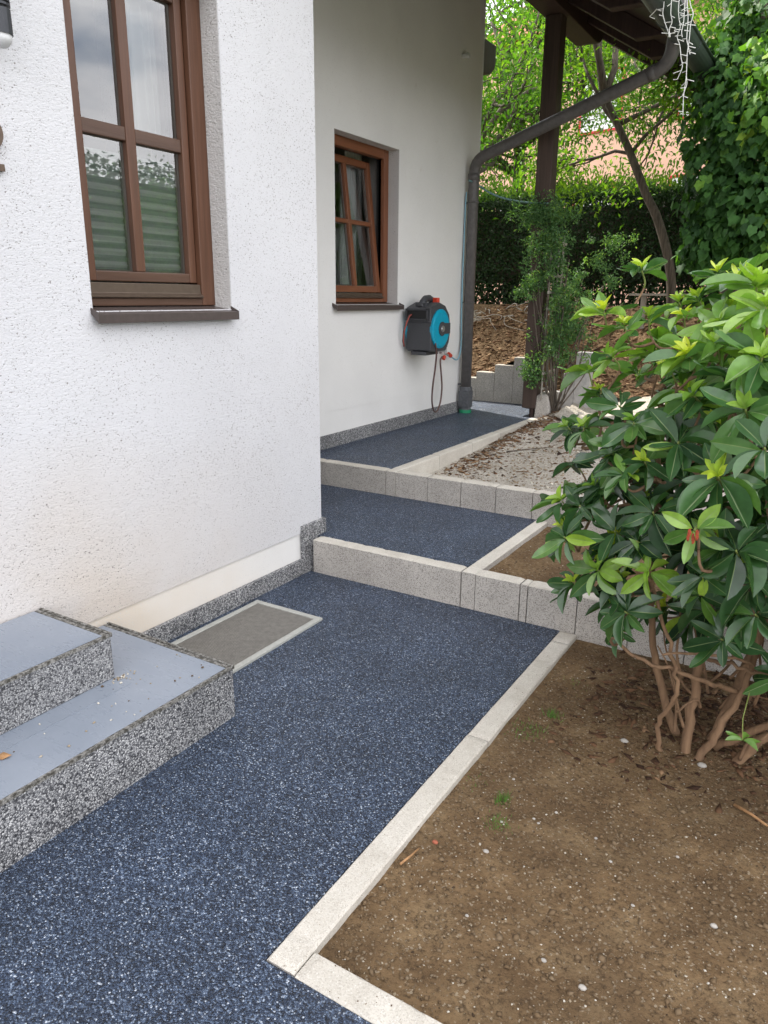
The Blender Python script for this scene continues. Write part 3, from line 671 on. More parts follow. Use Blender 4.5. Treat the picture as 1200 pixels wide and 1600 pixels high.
# entrance steps
S = empty('entrance_steps', (-2.2, 1.0, 0), 'two entrance steps with shiny blue grey treads and grey stone chip risers', 'steps')
def step(x1, y1, z0, z1):
    b = MB(); b.box(-2.487, x1 - .004, -2.4, y1 - .004, z0, z1 - .008); b.build('riser', 'skirt', S, bevel=.003)
    b = MB(); b.box(-2.489, x1 - .016, -2.4, y1 - .03, z1 - .008, z1); b.build('tread', 'tread', S, bevel=.002)
    b = MB(); b.box(-2.489, x1 - .001, y1 - .028, y1 - .012, z1 - .008, z1 - .001); b.box(-2.489, x1 - .001, y1 - .009, y1 + .001, z1 - .012, z1 + .003)
    b.box(x1 - .0155, x1 - .0075, -2.4, y1 - .0285, z1 - .008, z1 - .0015); b.box(x1 - .006, x1, -2.4, y1 - .0095, z1 - .010, z1 + .0015)
    b.build('tread_edge', 'edge', S)
step(-1.779, 1.846, -.03, .212); step(-2.08, 1.552, .2125, .386)
b = MB(); b.box(-2.0, -1.998, -2.3, 1.55, .2122, .2135); b.build('tread_joint', 'tread', S)
# crumbs on the treads
P = []; ds = []
b = MB(); rr = random.Random(5)
for i in range(64):
    if i < 34: c = at(rr.uniform(150, 310), rr.uniform(1045, 1110), 1.5); x = rr.uniform(-2.05, -1.82); y = rr.uniform(.95, 1.82)
    else: x = -2.075 + abs(rr.gauss(0, .02)); y = 1.56 + rr.gauss(0, .03)
    s_ = rr.uniform(.0015, .0045); b.blob((x, y, .2125 + s_ * .5), (s_, s_ * rr.uniform(.7, 1.6), s_ * .7), amp=.3, v=rr.choice([.2, .9, 1., .8]), seed=i)
tag(b.build('stone_crumbs', 'grain'), kind='stuff')
b = MB(); b.add([(-1.99, 1.02, .2145), (-1.955, 1.035, .216), (-1.945, 1.06, .221), (-1.98, 1.055, .222), (-1.97, 1.04, .226)], [(0, 1, 4), (1, 2, 4), (2, 3, 4), (3, 0, 4)]); tag(b.build('dry_leaf', 'dry'), 'small curled dry leaf lying on the lower entrance tread', 'dry leaf')

# foot grating beside the steps
GR = empty('foot_grating', (-2.23, 2.3, 0), 'rectangular steel foot grating with a pale frame, let into the path beside the steps', 'grating')
gx0, gx1, gy0, gy1 = -2.442, -2.016, 1.84, 2.729
b = MB(); fw = .03
b.box(gx0, gx1, gy0, gy0 + fw, -.03, .012); b.box(gx0, gx1, gy1 - fw, gy1, -.03, .012); b.box(gx0, gx0 + fw, gy0 + fw, gy1 - fw, -.03, .0118); b.box(gx1 - fw, gx1, gy0 + fw, gy1 - fw, -.03, .0118); b.build('frame', 'gratef', GR, bevel=.002)
b = MB(); y = gy0 + fw + .003
while y < gy1 - fw - .002: b.box(gx0 + fw, gx1 - fw, y, y + .0042, .003, .0085); y += .0078
x = gx0 + fw + .01
while x < gx1 - fw - .004: b.box(x, x + .003, gy0 + fw, gy1 - fw, .0032, .0075); x += .0105
b.build('grid', 'grate', GR)
b = MB(); b.box(gx0 + fw, gx1 - fw, gy0 + fw, gy1 - fw, .0005, .0022); b.build('pit', 'pit', GR)  # flat near-black sheet, painted shade for the depth below the bars

# wall lamp and house number at the left edge
lx = -2.40; lc = atx(2, 60, lx); ly = lc[1] + .0
LM = empty('wall_lamp', (XW, ly, 2.3), 'dark ribbed cylinder wall lamp with frosted white end, at the upper left edge', 'lamp')
top = .42
b = MB(); z0_ = 2.335
b.tube([(lx, ly, z0_ - .01), (lx, ly, z0_ + .06)], .036, 20); b.build('housing', 'lamp', LM, smooth=False)
b = MB()
for i in range(12): zz = z0_ + .068 + i * .0115; b.tube([(lx, ly, zz), (lx, ly, zz + .0065)], .037, 20); b.tube([(lx, ly, zz + .0065), (lx, ly, zz + .0116)], .031, 20)
b.tube([(lx, ly, z0_ + .20), (lx, ly, z0_ + .24)], [.037, .03], 20); b.build('cooling_rib', 'lamp', LM)
b = MB(); b.tube([(lx, ly, z0_ - .01), (lx, ly, z0_ - .03), (lx, ly, z0_ - .043), (lx, ly, z0_ - .048)], [.033, .030, .018, .004], 20); b.build('diffuser', 'frost', LM, smooth=True)
b = MB(); b.tube([(XW, ly, z0_ + .2), (lx, ly, z0_ + .2)], .02, 12); b.tube([(XW, ly, z0_ + .2), (XW + .015, ly, z0_ + .2)], .05, 20)
b.build('bracket', 'lamp', LM)
b = MB(); cc = at(0, 0, 1.62); b.tube([(XW + .09, ly - .02, z0_ + .245), (XW + .09, ly - .02, z0_ + .26), (XW + .09, ly - .02, z0_ + .30)], [.085, .07, .02], 24); b.build('sensor_dome', 'purple', LM, smooth=True)
# number 2
nb = atx(0, 240, XW + .012); ny, nz = nb[1] - .036, 1.945
b = MB(); hgt = .155; path2 = []
for a in np.linspace(R(170), R(-42), 16): path2.append((ny + .043 * math.cos(a), nz + hgt - .045 + .043 * math.sin(a)))
path2 += [(ny + .005, nz + .045), (ny - .035, nz + .008)]
wd = .011
vs_ = []; n = len(path2)
for i, (y, z) in enumerate(path2):
    a = np.array(path2[min(i + 1, n - 1)]) - np.array(path2[max(i - 1, 0)]); a = a / np.linalg.norm(a); nn = np.array([-a[1], a[0]]) * wd
    vs_ += [(XW + .002, y + nn[0], z + nn[1]), (XW + .016, y + nn[0], z + nn[1]), (XW + .016, y - nn[0], z - nn[1]), (XW + .002, y - nn[0], z - nn[1])]
fs = [(4 * i + k, 4 * i + (k + 1) % 4, 4 * i + 4 + (k + 1) % 4, 4 * i + 4 + k) for i in range(n - 1) for k in range(4)] + [(0, 1, 2, 3), (4 * n - 1, 4 * n - 2, 4 * n - 3, 4 * n - 4)]
b.add(vs_, fs); b.box(XW + .002, XW + .0158, ny - .045, ny + .045, nz - .005, nz + .017)
tag(b.build('house_number', 'num'), 'bronze house number 2 on the rough cast wall, cut by the left edge', 'house number')

# ------------------------------------------------------------------ hose reel
HR = empty('hose_reel', (X2, 6.1, 1.05), 'charcoal garden hose box with turquoise side discs, hung on the recessed white wall', 'hose reel')
ry, rzc, rr_ = 6.115, 1.275, .19; x0, x1 = -3.405, -3.155
prof = [(5.945, 1.09), (5.985, 1.075), (6.25, 1.075), (6.31, 1.15), (6.335, 1.27), (6.30, 1.40), (6.22, 1.475), (6.10, 1.505), (5.99, 1.475), (5.935, 1.455), (5.93, 1.335), (5.945, 1.33), (5.945, 1.26)]
b = MB(); b.prism(prof, 0, x0, x1); BD = b.build('body', 'char', HR, bevel=.018, seg=3)
b = MB(); b.box(x0 + .02, x1 - .035, 5.918, 5.94, 1.365, 1.435); b.build('hose_slot', 'black', HR, bevel=.004)
b = MB(); b.box(x0 + .012, x1 - .02, 5.912, 5.928, 1.435, 1.452); b.box(x0 + .012, x1 - .02, 5.912, 5.928, 1.35, 1.365); b.box(x0 + .005, x0 + .02, 5.912, 5.928, 1.35, 1.452); b.box(x1 - .036, x1 - .02, 5.912, 5.928, 1.35, 1.452); b.build('slot_rim', 'char', HR, bevel=.003)
for sx, xx in ((1, x1), (-1, x0)):
    b = MB(); b.tube([(xx - sx * .01, ry, rzc), (xx + sx * .012, ry, rzc), (xx + sx * .022, ry, rzc)], [.172, .172, .150], 36); dk = b.build('side_disc', 'blue', HR)
b = MB(); b.tube([(x1 + .02, ry, rzc), (x1 + .032, ry, rzc)], .062, 24); b.box(x1 + .018, x1 + .03, ry, ry + .155, rzc - .045, rzc + .05); b.build('hub_cover', 'char', HR, bevel=.003)
b = MB(); b.tube([(x1 + .03, ry, rzc), (x1 + .040, ry, rzc)], [.03, .026], 16); b.build('hub_cap', 'zinc', HR)
b = MB()
def dcirc(a, rr0): return (x1 + .0235, ry + rr0 * math.sin(R(a)), rzc + rr0 * math.cos(R(a)))
hd = [(x0 + .125, 5.98, 1.46), (x0 + .125, 6.01, 1.505), (x0 + .125, 6.06, 1.535), (x0 + .125, 6.13, 1.54), (x0 + .125, 6.19, 1.52), (x0 + .125, 6.24, 1.46)]
b.tube(hd, .030, 10); b.box(x0 + .07, x0 + .18, 5.975, 6.03, 1.45, 1.50); b.build('handle', 'char', HR, smooth=False, bevel=.006)
b = MB(); b.box(x0 + .15, x0 + .20, 6.15, 6.20, 1.50, 1.545); b.build('lock_button', 'red', HR, bevel=.006)
b = MB(); b.box(x0 + .05, x1 - .05, 5.95, 6.2, 1.045, 1.077); b.box(X2, x0 + .02, 6.14, 6.2, 1.12, 1.46); b.build('bracket', 'char', HR, bevel=.005)
hs = [(x0 + .06, 5.925, 1.40), (x0 + .055, 5.895, 1.385), (x0 + .035, 5.885, 1.33), (x0 + .01, 5.885, 1.25), (x0 - .005, 5.90, 1.17), (x0 - .012, 5.93, 1.12)]
b = MB(); b.tube(hs, .009, 8); b.build('hose', 'hose', HR, smooth=True)
b = MB(); b.tube([(x + .006, y - .0055, z) for x, y, z in hs], .0045, 6); b.build('hose_stripe', 'hosered', HR, smooth=True)
# feed hose loop to the tap
def smooth_path(P, n=6):
    P = [np.array(p, float) for p in P]; out_ = []
    for i in range(len(P) - 1):
        p0, p1, p2, p3 = P[max(i - 1, 0)], P[i], P[i + 1], P[min(i + 2, len(P) - 1)]
        for k in range(n):
            t_ = k / n; out_.append(.5 * ((2 * p1) + (-p0 + p2) * t_ + (2 * p0 - 5 * p1 + 4 * p2 - p3) * t_ ** 2 + (-p0 + 3 * p1 - 3 * p2 + p3) * t_ ** 3))
    out_.append(P[-1]); return out_
tp = atx(694, 546, -3.40)
fh = [atx(*p) for p in ((680, 536, -3.14), (682, 552, -3.16), (680, 575, -3.2), (676, 605, -3.25), (675, 628, -3.3), (678, 642, -3.33), (683, 642, -3.35), (688, 628, -3.37), (690.5, 605, -3.38), (689, 580, -3.38), (688, 564, -3.385), (691, 557, -3.385))]
b = MB(); b.tube(smooth_path(fh), .0085, 8); FH = tag(b.build('feed_hose', 'hose', smooth=True), 'thin brown hose loop hanging between the hose box and the tap', 'hose')
TP = empty('water_tap', (X2, tp[1], tp[2]), 'small metal garden tap with red snap connectors beside the hose box', 'tap')
b = MB(); ty, tz = tp[1], 1.035
b.tube([(X2 - .01, ty, tz), (-3.375, ty, tz)], .012, 10); b.tube([(-3.385, ty, tz - .02), (-3.385, ty, tz + .035)], .014, 10); b.bar((-3.385, ty - .03, tz + .045), (-3.385, ty + .03, tz + .045), .012, .01); b.tube([(X2, ty, tz), (X2 + .008, ty, tz)], .028, 14)
b.tube([(-3.385, ty, tz - .02), (-3.38, ty - .03, tz - .05)], .010, 8); b.tube([(-3.385, ty, tz - .02), (-3.38, ty + .06, tz - .045)], .010, 8); b.build('valve', 'zinc', TP)
b = MB(); b.tube([(-3.38, ty - .028, tz - .047), (-3.378, ty - .05, tz - .075)], .017, 10); b.build('connector', 'red', TP)
b = MB(); b.tube([(-3.38, ty + .058, tz - .03), (-3.378, ty + .105, tz - .052)], .021, 10); b.build('connector', 'red', TP)
bp = [(-3.378, ty + .105, tz - .055), atx(712, 562, -3.385), atx(717, 558, -3.40), atx(720.5, 540, -3.42), atx(721, 500, -3.43), atx(722.5, 440, -3.43), atx(725, 380, -3.43), atx(727.5, 320, -3.43), atx(729, 300, -3.42)]
b = MB(); b.tube(smooth_path(bp), .0075, 7); tag(b.build('wall_hose', 'bluehose', smooth=True), 'pale blue hose running up the wall beside the downpipe', 'hose')
cd = [atx(733, 282, -3.36), at(745, 288, 7.2), at(765, 301, 7.22), at(790, 310.5, 7.24), at(820, 316, 7.245), at(857, 318, 7.24)]
b = MB(); b.tube(smooth_path(cd), .0085, 6); tag(b.build('washing_line', 'cord', smooth=True), 'sagging green blue line tied between downpipe and timber post', 'line')

# ------------------------------------------------------------------ string of lights on the gutter
FL = empty('light_string', (-1.45, 7.0, 3.5), 'unlit white icicle light string dangling from the gutter end', 'light string')
strands = [[(1025, -10), (1028, 10), (1015, 26)], [(1038, -8), (1037, 10), (1036, 25), (1047, 58), (1045, 45)], [(1050, -8), (1048, 20), (1050, 34), (1046, 45), (1045, 58)],
           [(1062, -8), (1060, 15), (1061, 30), (1063, 42), (1058, 58), (1062, 70), (1064, 90), (1066, 105), (1058, 124)], [(1071, -8), (1069, 20), (1068, 35), (1065, 50), (1066, 58)],
           [(1076, -8), (1079, 8), (1083, 22), (1079, 38), (1077, 60), (1074, 82), (1073, 100), (1072, 122), (1068, 150), (1067, 180)], [(1073, -5), (1075, 30), (1073, 60), (1076, 75), (1078, 85)],
           [(1072, 118), (1073, 132), (1066, 150)]]
for k, st in enumerate(strands):
    Yk = 5.75 - .04 * (k % 3)
    P = smooth_path([at(x, y, Yk) for x, y in st], 4); b = MB(); b.tube(P, .0027, 5)
    rr = random.Random(k)
    for i in range(2, len(P), 3):
        p = P[i]; q = p + np.array([rr.choice([-1, 1]) * rr.uniform(.02, .05), rr.uniform(-.02, .02), rr.uniform(-.02, .01)]); b.tube([p, q], [.002, .003], 5)
    b.build('strand', 'wire', FL)
b = MB(); b.tube([(-1.36, y, uz + .02 + .01 * math.sin(y * 9)) for y in np.linspace(5.6, 7.25, 20)], .004, 5); b.build('cable', 'wire', FL)

# ------------------------------------------------------------------ rhododendron
RH = empty('rhododendron', (-.22, 2.55, 0), 'large leafy rhododendron bush with yellow green new shoots and bare twisted stems at its foot', 'shrub')
HW = [  # px, py, Y, size, newness, face-camera, leaf count, tone
    (1085, 828, 2.02, 1.00, 0, .95, 6, .72), (1122, 745, 2.12, 1.15, .85, .35, 11, .35), (1008, 722, 2.35, .8, .8, .3, 7, .4), (1003, 423, 2.75, .95, .8, .1, 8, .45), (1014, 498, 2.75, .9, .7, .1, 7, .4),
    (944, 487, 2.7, 1., 1., .2, 8, .55), (977, 510, 2.65, .9, 1., .2, 8, .5), (954, 556, 2.6, .95, .2, .2, 8, .5), (1077, 556, 2.4, 1.1, 1., .25, 10, .6), (1123, 428, 2.85, .95, .9, .1, 9, .4),
    (1156, 440, 2.75, 1.0, .95, .1, 10, .5), (1092, 466, 2.8, .9, .7, .1, 9, .3), (1069, 495, 2.65, .75, 1., .2, 7, .6), (1124, 506, 2.5, 1.0, .3, .3, 10, .62), (1118, 540, 2.4, 1.0, .3, .3, 10, .65),
    (1044, 574, 2.5, .75, .8, .3, 8, .35), (1182, 442, 2.6, 1.2, .6, .1, 10, .7), (1196, 480, 2.3, 1.2, .5, .2, 9, .72), (967, 634, 2.45, .85, 0, .6, 8, .22), (912, 668, 2.6, .85, .6, .3, 9, .35), (888, 668, 2.7, .8, .2, .3, 8, .2),
    (878, 783, 2.55, 1.0, .5, .4, 9, .3), (885, 822, 2.5, .9, .75, .4, 9, .55), (933, 890, 2.35, 1.05, .3, .6, 8, .66), (1013, 893, 2.25, .95, .2, .4, 7, .65), (1093, 930, 2.35, .85, 0, .5, 7, .3), (967, 985, 2.5, .7, .7, .3, 6, .4),
    (1150, 860, 2.1, 1.1, 0, .3, 9, .15), (1060, 690, 2.25, 1.1, 0, .3, 10, .2), (1085, 620, 2.3, 1.1, .1, .3, 10, .25), (1165, 640, 2.15, 1.15, .2, .3, 10, .3), (1020, 800, 2.3, 1., 0, .4, 10, .2), (960, 720, 2.5, 1., .1, .35, 10, .2),
    (1180, 960, 2.2, 1., 0, .3, 8, .15), (990, 660, 2.4, 1., .1, .3, 9, .3), (930, 760, 2.5, 1., .1, .35, 9, .28), (960, 830, 2.4, 1., 0, .4, 9, .2), (1190, 560, 2.2, 1.1, .4, .2, 10, .5), (1150, 590, 2.3, 1.1, .3, .2, 10, .4), (1195, 700, 2.0, 1.1, 0, .3, 10, .25)]
wh = []
for px, py, Y, sz, nw, fc, cnt, tone in HW: wh.append((at(px, py, Y), sz, nw, fc, cnt, tone))
cen = np.array([.02, 2.85, .97]); rad = np.array([.92, .78, .69])
tries = 0
pos_list = [w_[0] for w_ in wh]
while len(wh) < 480 and tries < 20000:
    tries += 1
    u = unit(RNG.normal(size=(1, 3)))[0]; rr0 = RNG.uniform(.62, 1.0) if RNG.random() < .7 else RNG.uniform(.3, .7); u[2] = math.copysign(abs(u[2]) ** .8, u[2]); u[0] *= 1.0 + (.12 if u[2] < 0 else 0); p = cen + rad * u * rr0
    if p[2] < .30 + .10 * max(0, 1 - abs(p[0] + .1) / .6) or (p[1] < 2.05): continue
    if p[2] < .48 and RNG.random() < .45: continue
    if min(np.linalg.norm(p - q) for q in pos_list) < .064: continue
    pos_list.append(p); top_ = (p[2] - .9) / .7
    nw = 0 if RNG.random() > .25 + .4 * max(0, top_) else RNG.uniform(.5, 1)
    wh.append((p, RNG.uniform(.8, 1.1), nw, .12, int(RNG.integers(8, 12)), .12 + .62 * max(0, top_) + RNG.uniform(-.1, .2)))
LP, LD, LN, LL, LW, LV = [], [], [], [], [], []
stems = MB(); gst = MB()
# main stems traced up from the ground
mains = []
def mstem(pts, r0, r1):
    P = smooth_path(pts, 6); P = [p + RNG.normal(size=3) * .004 for p in P]; stems.tube(P, [r0, r1], 9); mains.extend(P[len(P) // 2:]); return P
mstem([(-.27, 2.53, -.04), (-.265, 2.55, .2), (-.27, 2.57, .45), (-.28, 2.6, .8), (-.30, 2.7, 1.15)], .019, .009)
mstem([(-.235, 2.50, -.04), (-.18, 2.52, .10), (-.12, 2.56, .28), (-.10, 2.6, .52), (-.05, 2.75, .95)], .015, .007)
mstem([(-.12, 2.56, -.04), (-.03, 2.56, .12), (.07, 2.58, .25), (.18, 2.6, .42), (.28, 2.7, .9)], .019, .009)
mstem([(-.34, 2.50, -.04), (-.36, 2.46, .12), (-.31, 2.42, .27), (-.34, 2.4, .42), (-.42, 2.42, .62), (-.52, 2.5, .9)], .009, .005)
mstem([(-.30, 2.62, -.04), (-.40, 2.66, .16), (-.46, 2.66, .40), (-.50, 2.75, .75), (-.55, 2.85, 1.2)], .017, .007)
mstem([(-.2, 2.64, -.04), (-.14, 2.7, .25), (-.05, 2.9, .6), (.05, 3.1, 1.1)], .02, .009)
mstem([(-.18, 2.58, .02), (.0, 2.5, .22), (.12, 2.42, .34), (.2, 2.3, .5), (.15, 2.2, .8)], .014, .006)
mstem([(-.14, 2.54, .27), (-.26, 2.45, .33), (-.42, 2.40, .37), (-.55, 2.42, .42)], .010, .005)
mstem([(-.27, 2.56, .35), (-.18, 2.46, .40), (-.05, 2.4, .42), (.1, 2.35, .40)], .008, .004)
mstem([(.06, 2.58, .24), (-.06, 2.50, .38), (-.2, 2.42, .44), (-.36, 2.36, .43)], .007, .004)
for i in range(15):
    a = RNG.uniform(0, 6.28); x, y = -.2 + .12 * math.cos(a), 2.58 + .1 * math.sin(a)
    p = [np.array([x, y, RNG.uniform(.0, .3)])]; d = np.array([math.cos(a) * .5, math.sin(a) * .4, 1.]) 
    for k in range(4): d = unit((d + RNG.normal(size=3) * .4)[None])[0]; d[2] = abs(d[2]); p.append(p[-1] + d * np.array([.6, .6, 1]) * .10)
    stems.tube(smooth_path(p, 4), [.006, .0025], 6)
nodes = [np.array(p) for p in mains]
order = sorted(range(len(wh)), key=lambda i: np.linalg.norm(wh[i][0] - np.array([-.1, 2.7, .6])))
for i in order:
    p, sz, nw, fc, cnt, tone = wh[i]
    out_ = unit((p - np.array([-.05, 2.8, .75]))[None])[0]
    ax = unit((out_ * .75 + np.array([0, 0, .9]) * (1 - fc) + unit((EYE - p)[None])[0] * fc * 1.5 + RNG.normal(size=3) * .15)[None])[0]
    best = min(nodes, key=lambda q: np.linalg.norm(q - p) + .8 * max(0, q[2] - p[2]))
    midp = (best + p) / 2 - np.array([0, 0, .05]) + RNG.normal(size=3) * .015
    P = smooth_path([best, midp, p - ax * .06, p], 5); nseg = len(P)
    stems.tube(P[:nseg - 5], [.006, .0035], 6); stems.cm = 1; stems.tube(P[nseg - 6:], [.0036, .0028], 6); stems.cm = 0
    nodes += [P[nseg // 2], P[nseg // 3]]
    a1 = unit(np.cross(ax, [.3, .5, .81])[None])[0]; a2 = np.cross(ax, a1); ph0 = RNG.uniform(0, 6.28)
    for k in range(cnt):
        a = ph0 + 2 * math.pi * k / cnt + RNG.normal() * .14; rad_ = a1 * math.cos(a) + a2 * math.sin(a)
        el = RNG.uniform(-.4, .5) + .25 * max(0, min(1, (p[2] - .9) / .6)) if fc < .9 else RNG.uniform(.0, .15); d = rad_ * math.cos(el) + ax * math.sin(el) - np.array([0, 0, .12])
        ln = RNG.uniform(.078, .135) * sz
        if fc >= .9: ln = .088
        LP.append(p - ax * RNG.uniform(0, .018) + rad_ * .006); LD.append(d); LN.append(ax + RNG.normal(size=3) * .34); LL.append(ln); LW.append(ln * RNG.uniform(.33, .42)); LV.append(float(np.clip(tone + .06 + RNG.normal() * .12, 0, .80)))
    if nw > 0:
        for k in range(int(4 + 3 * nw)):
            a = ph0 + .4 + 2 * math.pi * k / 6; rad_ = a1 * math.cos(a) + a2 * math.sin(a); el = RNG.uniform(.6, 1.15); d = rad_ * math.cos(el) + ax * math.sin(el)
            ln = RNG.uniform(.038, .062) * sz; LP.append(p + ax * .004); LD.append(d); LN.append(-rad_ * .9 + ax * .5); LL.append(ln); LW.append(ln * .36); LV.append(.74 + .25 * nw + RNG.normal() * .02)
# a sprig low on the right, leaf litter leaves
sp = at(1160, 1157, 2.2)
for k, a in enumerate((.2, 2.8, 4.0, 5.4, 1.4)):
    d = np.array([math.cos(a), math.sin(a) * .5, .1]); LP.append(sp); LD.append(d); LN.append((0, -.2, 1)); LL.append(.05); LW.append(.022); LV.append(.68)
stems.cm = 1; stems.tube([sp, sp + np.array([-.01, .04, .05]), sp + np.array([-.005, .08, .12])], .0016, 5)
LV = np.clip(np.array(LV), 0, 1)
stems.build('branches', ['rhodobark', 'gtwig'], RH, smooth=True)
LP, LD, LN, LL, LW = map(np.array, (LP, LD, LN, LL, LW)); old = RNG.random(len(LV)) < .012; LV2 = LV.copy(); LV2[old] = .88
kk = RNG.integers(0, 3, len(LV))
tv0 = T_RH[0]
for k_, T_ in enumerate((T_RH, tmpl(7, (-1, -.6, -.09, 0, .09, .6, 1), lambda t: max(.03, (math.sin(math.pi * min(1, max(0, (t - .05) / .95)) ** 1.15)) ** .6) * .5 if t < 1 else .03, .30, .5, .02), tmpl(7, (-1, -.6, -.09, 0, .09, .6, 1), lambda t: max(.03, (math.sin(math.pi * min(1, max(0, (t - .05) / .95)) ** .9)) ** .7) * .5 if t < 1 else .03, -.10, .12, .03))):
    q_ = kk == k_; leaves('foliage', T_, LP[q_], LD[q_], LN[q_], LL[q_], LW[q_], LV2[q_], 'rhodo', RH)
hp = at(1085, 834, 2.0); b = MB()
for k in range(7): b.blob(hp + RNG.normal(size=3) * .006 + np.array([0, 0, -.012 * (k % 3)]), (.004, .004, .010), amp=.35, seed=k)
b.build('withered_flower', 'flower', RH)

# ------------------------------------------------------------------ hedge
HG = empty('hedge', (-3, 11.7, 1.35), 'tall dark clipped hedge with a bright green sunlit top, behind the earth bank', 'hedge')
n = 70000
x = RNG.uniform(-8.5, 1.5, n); z = 1.45 + 1.55 * RNG.random(n) ** .85; y = 11.15 + np.abs(RNG.normal(size=n)) * .22 + .12 * np.sin(x * 2.1) * np.sin(z * 3) + .22 * (z < 1.95) * RNG.random(n)
top_ = RNG.random(n) < .3; z[top_] = 3.0 + RNG.normal(size=top_.sum()) * .07 + .05 * np.sin(x[top_] * 3) + .03 * np.sin(x[top_] * 11); y[top_] = RNG.uniform(11.1, 12.2, top_.sum())
keep = ~((z < 1.75) & (RNG.random(n) < .3)); x, y, z = x[keep], y[keep], z[keep]; n = len(x)
d = rnd(n) + np.array([0, -.5, .25]); nn = rnd(n) * .8 + np.array([0, -1., .5])
vv = np.clip(RNG.normal(.35, .18, n) + .5 * (z > 2.97), 0, 1)  # top leaves lighter: sunlight put into the leaf tone
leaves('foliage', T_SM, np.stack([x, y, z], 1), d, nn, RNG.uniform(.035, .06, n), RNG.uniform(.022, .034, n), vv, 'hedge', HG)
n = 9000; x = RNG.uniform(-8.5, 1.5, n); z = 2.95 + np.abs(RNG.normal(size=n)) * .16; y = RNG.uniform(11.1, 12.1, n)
leaves('shoots', T_SM, np.stack([x, y, z], 1), rnd(n) * .6 + np.array([0, 0, 1]), rnd(n) + np.array([0, -1, .3]), RNG.uniform(.04, .08, n), .025, np.clip(RNG.normal(.75, .2, n), 0, 1), 'treeleaf', HG)  # bright tone of the shoots also carries the sun on the top
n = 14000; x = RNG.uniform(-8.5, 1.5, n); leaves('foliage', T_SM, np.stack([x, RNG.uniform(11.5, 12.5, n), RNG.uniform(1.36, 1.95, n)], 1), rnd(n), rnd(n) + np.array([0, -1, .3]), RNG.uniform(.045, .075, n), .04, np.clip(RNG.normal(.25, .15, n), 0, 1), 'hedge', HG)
b = MB(); b.box(-8.4, 1.4, 11.6, 12.05, 1.78, 2.86)
for i in range(95):
    xx = -8.3 + i * .105 + random.uniform(-.03, .03); b.tube([(xx, 11.7 + random.uniform(-.15, .15), 1.3), (xx + random.uniform(-.05, .05), 11.65 + random.uniform(-.1, .1), 1.75), (xx + random.uniform(-.12, .12), 11.7, 2.2)], [.018, .010], 5)
b.build('branches', 'trunk', HG)

# ------------------------------------------------------------------ trees
def crown_leaves(centres, spread, n, ln, mat, parent, vmean=.5, droop=.3, name='crown', vspread=.12):
    centres = np.array(centres); idx = RNG.integers(0, len(centres), n); off = RNG.normal(size=(n, 3)) * spread
    p = centres[idx] + off; d = rnd(n) + np.array([0, 0, -droop]); nn = rnd(n) * .7 + np.array([0, 0, 1])
    cv = RNG.normal(size=len(centres)) * .22
    return leaves(name, T_SM, p, d, nn, RNG.uniform(.75, 1.25, n) * ln, RNG.uniform(.4, .55, n) * ln, np.clip(vmean + cv[idx] + RNG.normal(size=n) * vspread, 0, 1), mat, parent)
def grow(b, p, d, r, ln, depth, ends, bend=.25, up=.1):
    pts = [np.array(p, float)]; d = np.array(d, float)
    for k in range(4): d = unit((d + RNG.normal(size=3) * bend + np.array([0, 0, up]))[None])[0]; pts.append(pts[-1] + d * ln / 4)
    b.tube(pts, [r, r * .6], 7 if depth > 1 else 5)
    if depth == 0: ends.extend(pts[1:]); return
    for k in range(3 if depth > 1 else 4):
        q = pts[2 + (k % 3)]; dd = unit((d + RNG.normal(size=3) * .75)[None])[0]; grow(b, q, dd, r * .5, ln * .68, depth - 1, ends, bend, up)
    ends.extend(pts[3:])
# leaning tree
T1 = empty('leaning_tree', (-1.75, 9, 1.2), 'slender leaning tree with bright sunlit leaves, its trunk rising in front of the hedge', 'tree')
b = MB(); tr_ = [np.array([-1.72, 9.0, 1.15])] + [at(px, py, 9.) for px, py in ((1048, 430), (1030, 350), (1008, 300), (985, 240), (965, 195), (945, 150))]
b.tube(smooth_path(tr_, 5), [.054, .034], 10); ends = []
for (pp, dirn, r_, l_) in ((tr_[-1], (-.35, .1, 1), .045, 1.3), (tr_[-1], (.05, .3, 1), .04, 1.3), (tr_[-2], (.7, .2, .6), .028, 1.1), (tr_[-2], (-.8, .3, .35), .025, 1.0), (tr_[-3], (.8, -.1, .35), .022, .9), (tr_[-3], (-.8, .3, .2), .02, .9), (tr_[-1], (-.5, .2, .9), .03, 1.2)):
    grow(b, pp, dirn, r_, l_, 2, ends)
b.build('trunk', 'trunk', T1, smooth=True)
ends = [e for e in ends if e[0] > -3.9]; crown_leaves(ends, .13, 7500, .066, 'treeleaf', T1, .7, .4)
# big tree left, behind the hedge
def bigtree(name, base, label, height, spread, nl, mat, ln, vm, dens=.28, seedends=None):
    T = empty(name, base, label, 'tree'); b = MB(); ends = []
    p = np.array(base, float); b.tube([p, p + np.array([.05, 0, height * .4]), p + np.array([-.05, .1, height * .62])], [.16, .09], 10)
    for k in range(9):
        a = k * .7 + RNG.uniform(0, .5); h0 = RNG.uniform(.25, .6) * height
        grow(b, p + np.array([0, 0, h0]), (math.cos(a) * .9, math.sin(a) * .9, .55), .055, spread * RNG.uniform(.7, 1.), 2, ends, .25, .06)
    b.build('trunk', 'trunk', T, smooth=True); crown_leaves(ends, dens, nl, ln, mat, T, vm, .4); return T
bigtree('broadleaf_tree', (-6.6, 13.2, 1.3), 'broad tree with yellow green foliage behind the left part of the hedge', 5.0, 2.5, 13000, 'treeleaf', .10, .5)
bigtree('broadleaf_tree', (-6.2, 15.2, 1.3), 'green tree filling the top left gap between house wall and timber post', 6.5, 2.6, 15000, 'treeleaf', .105, .42)
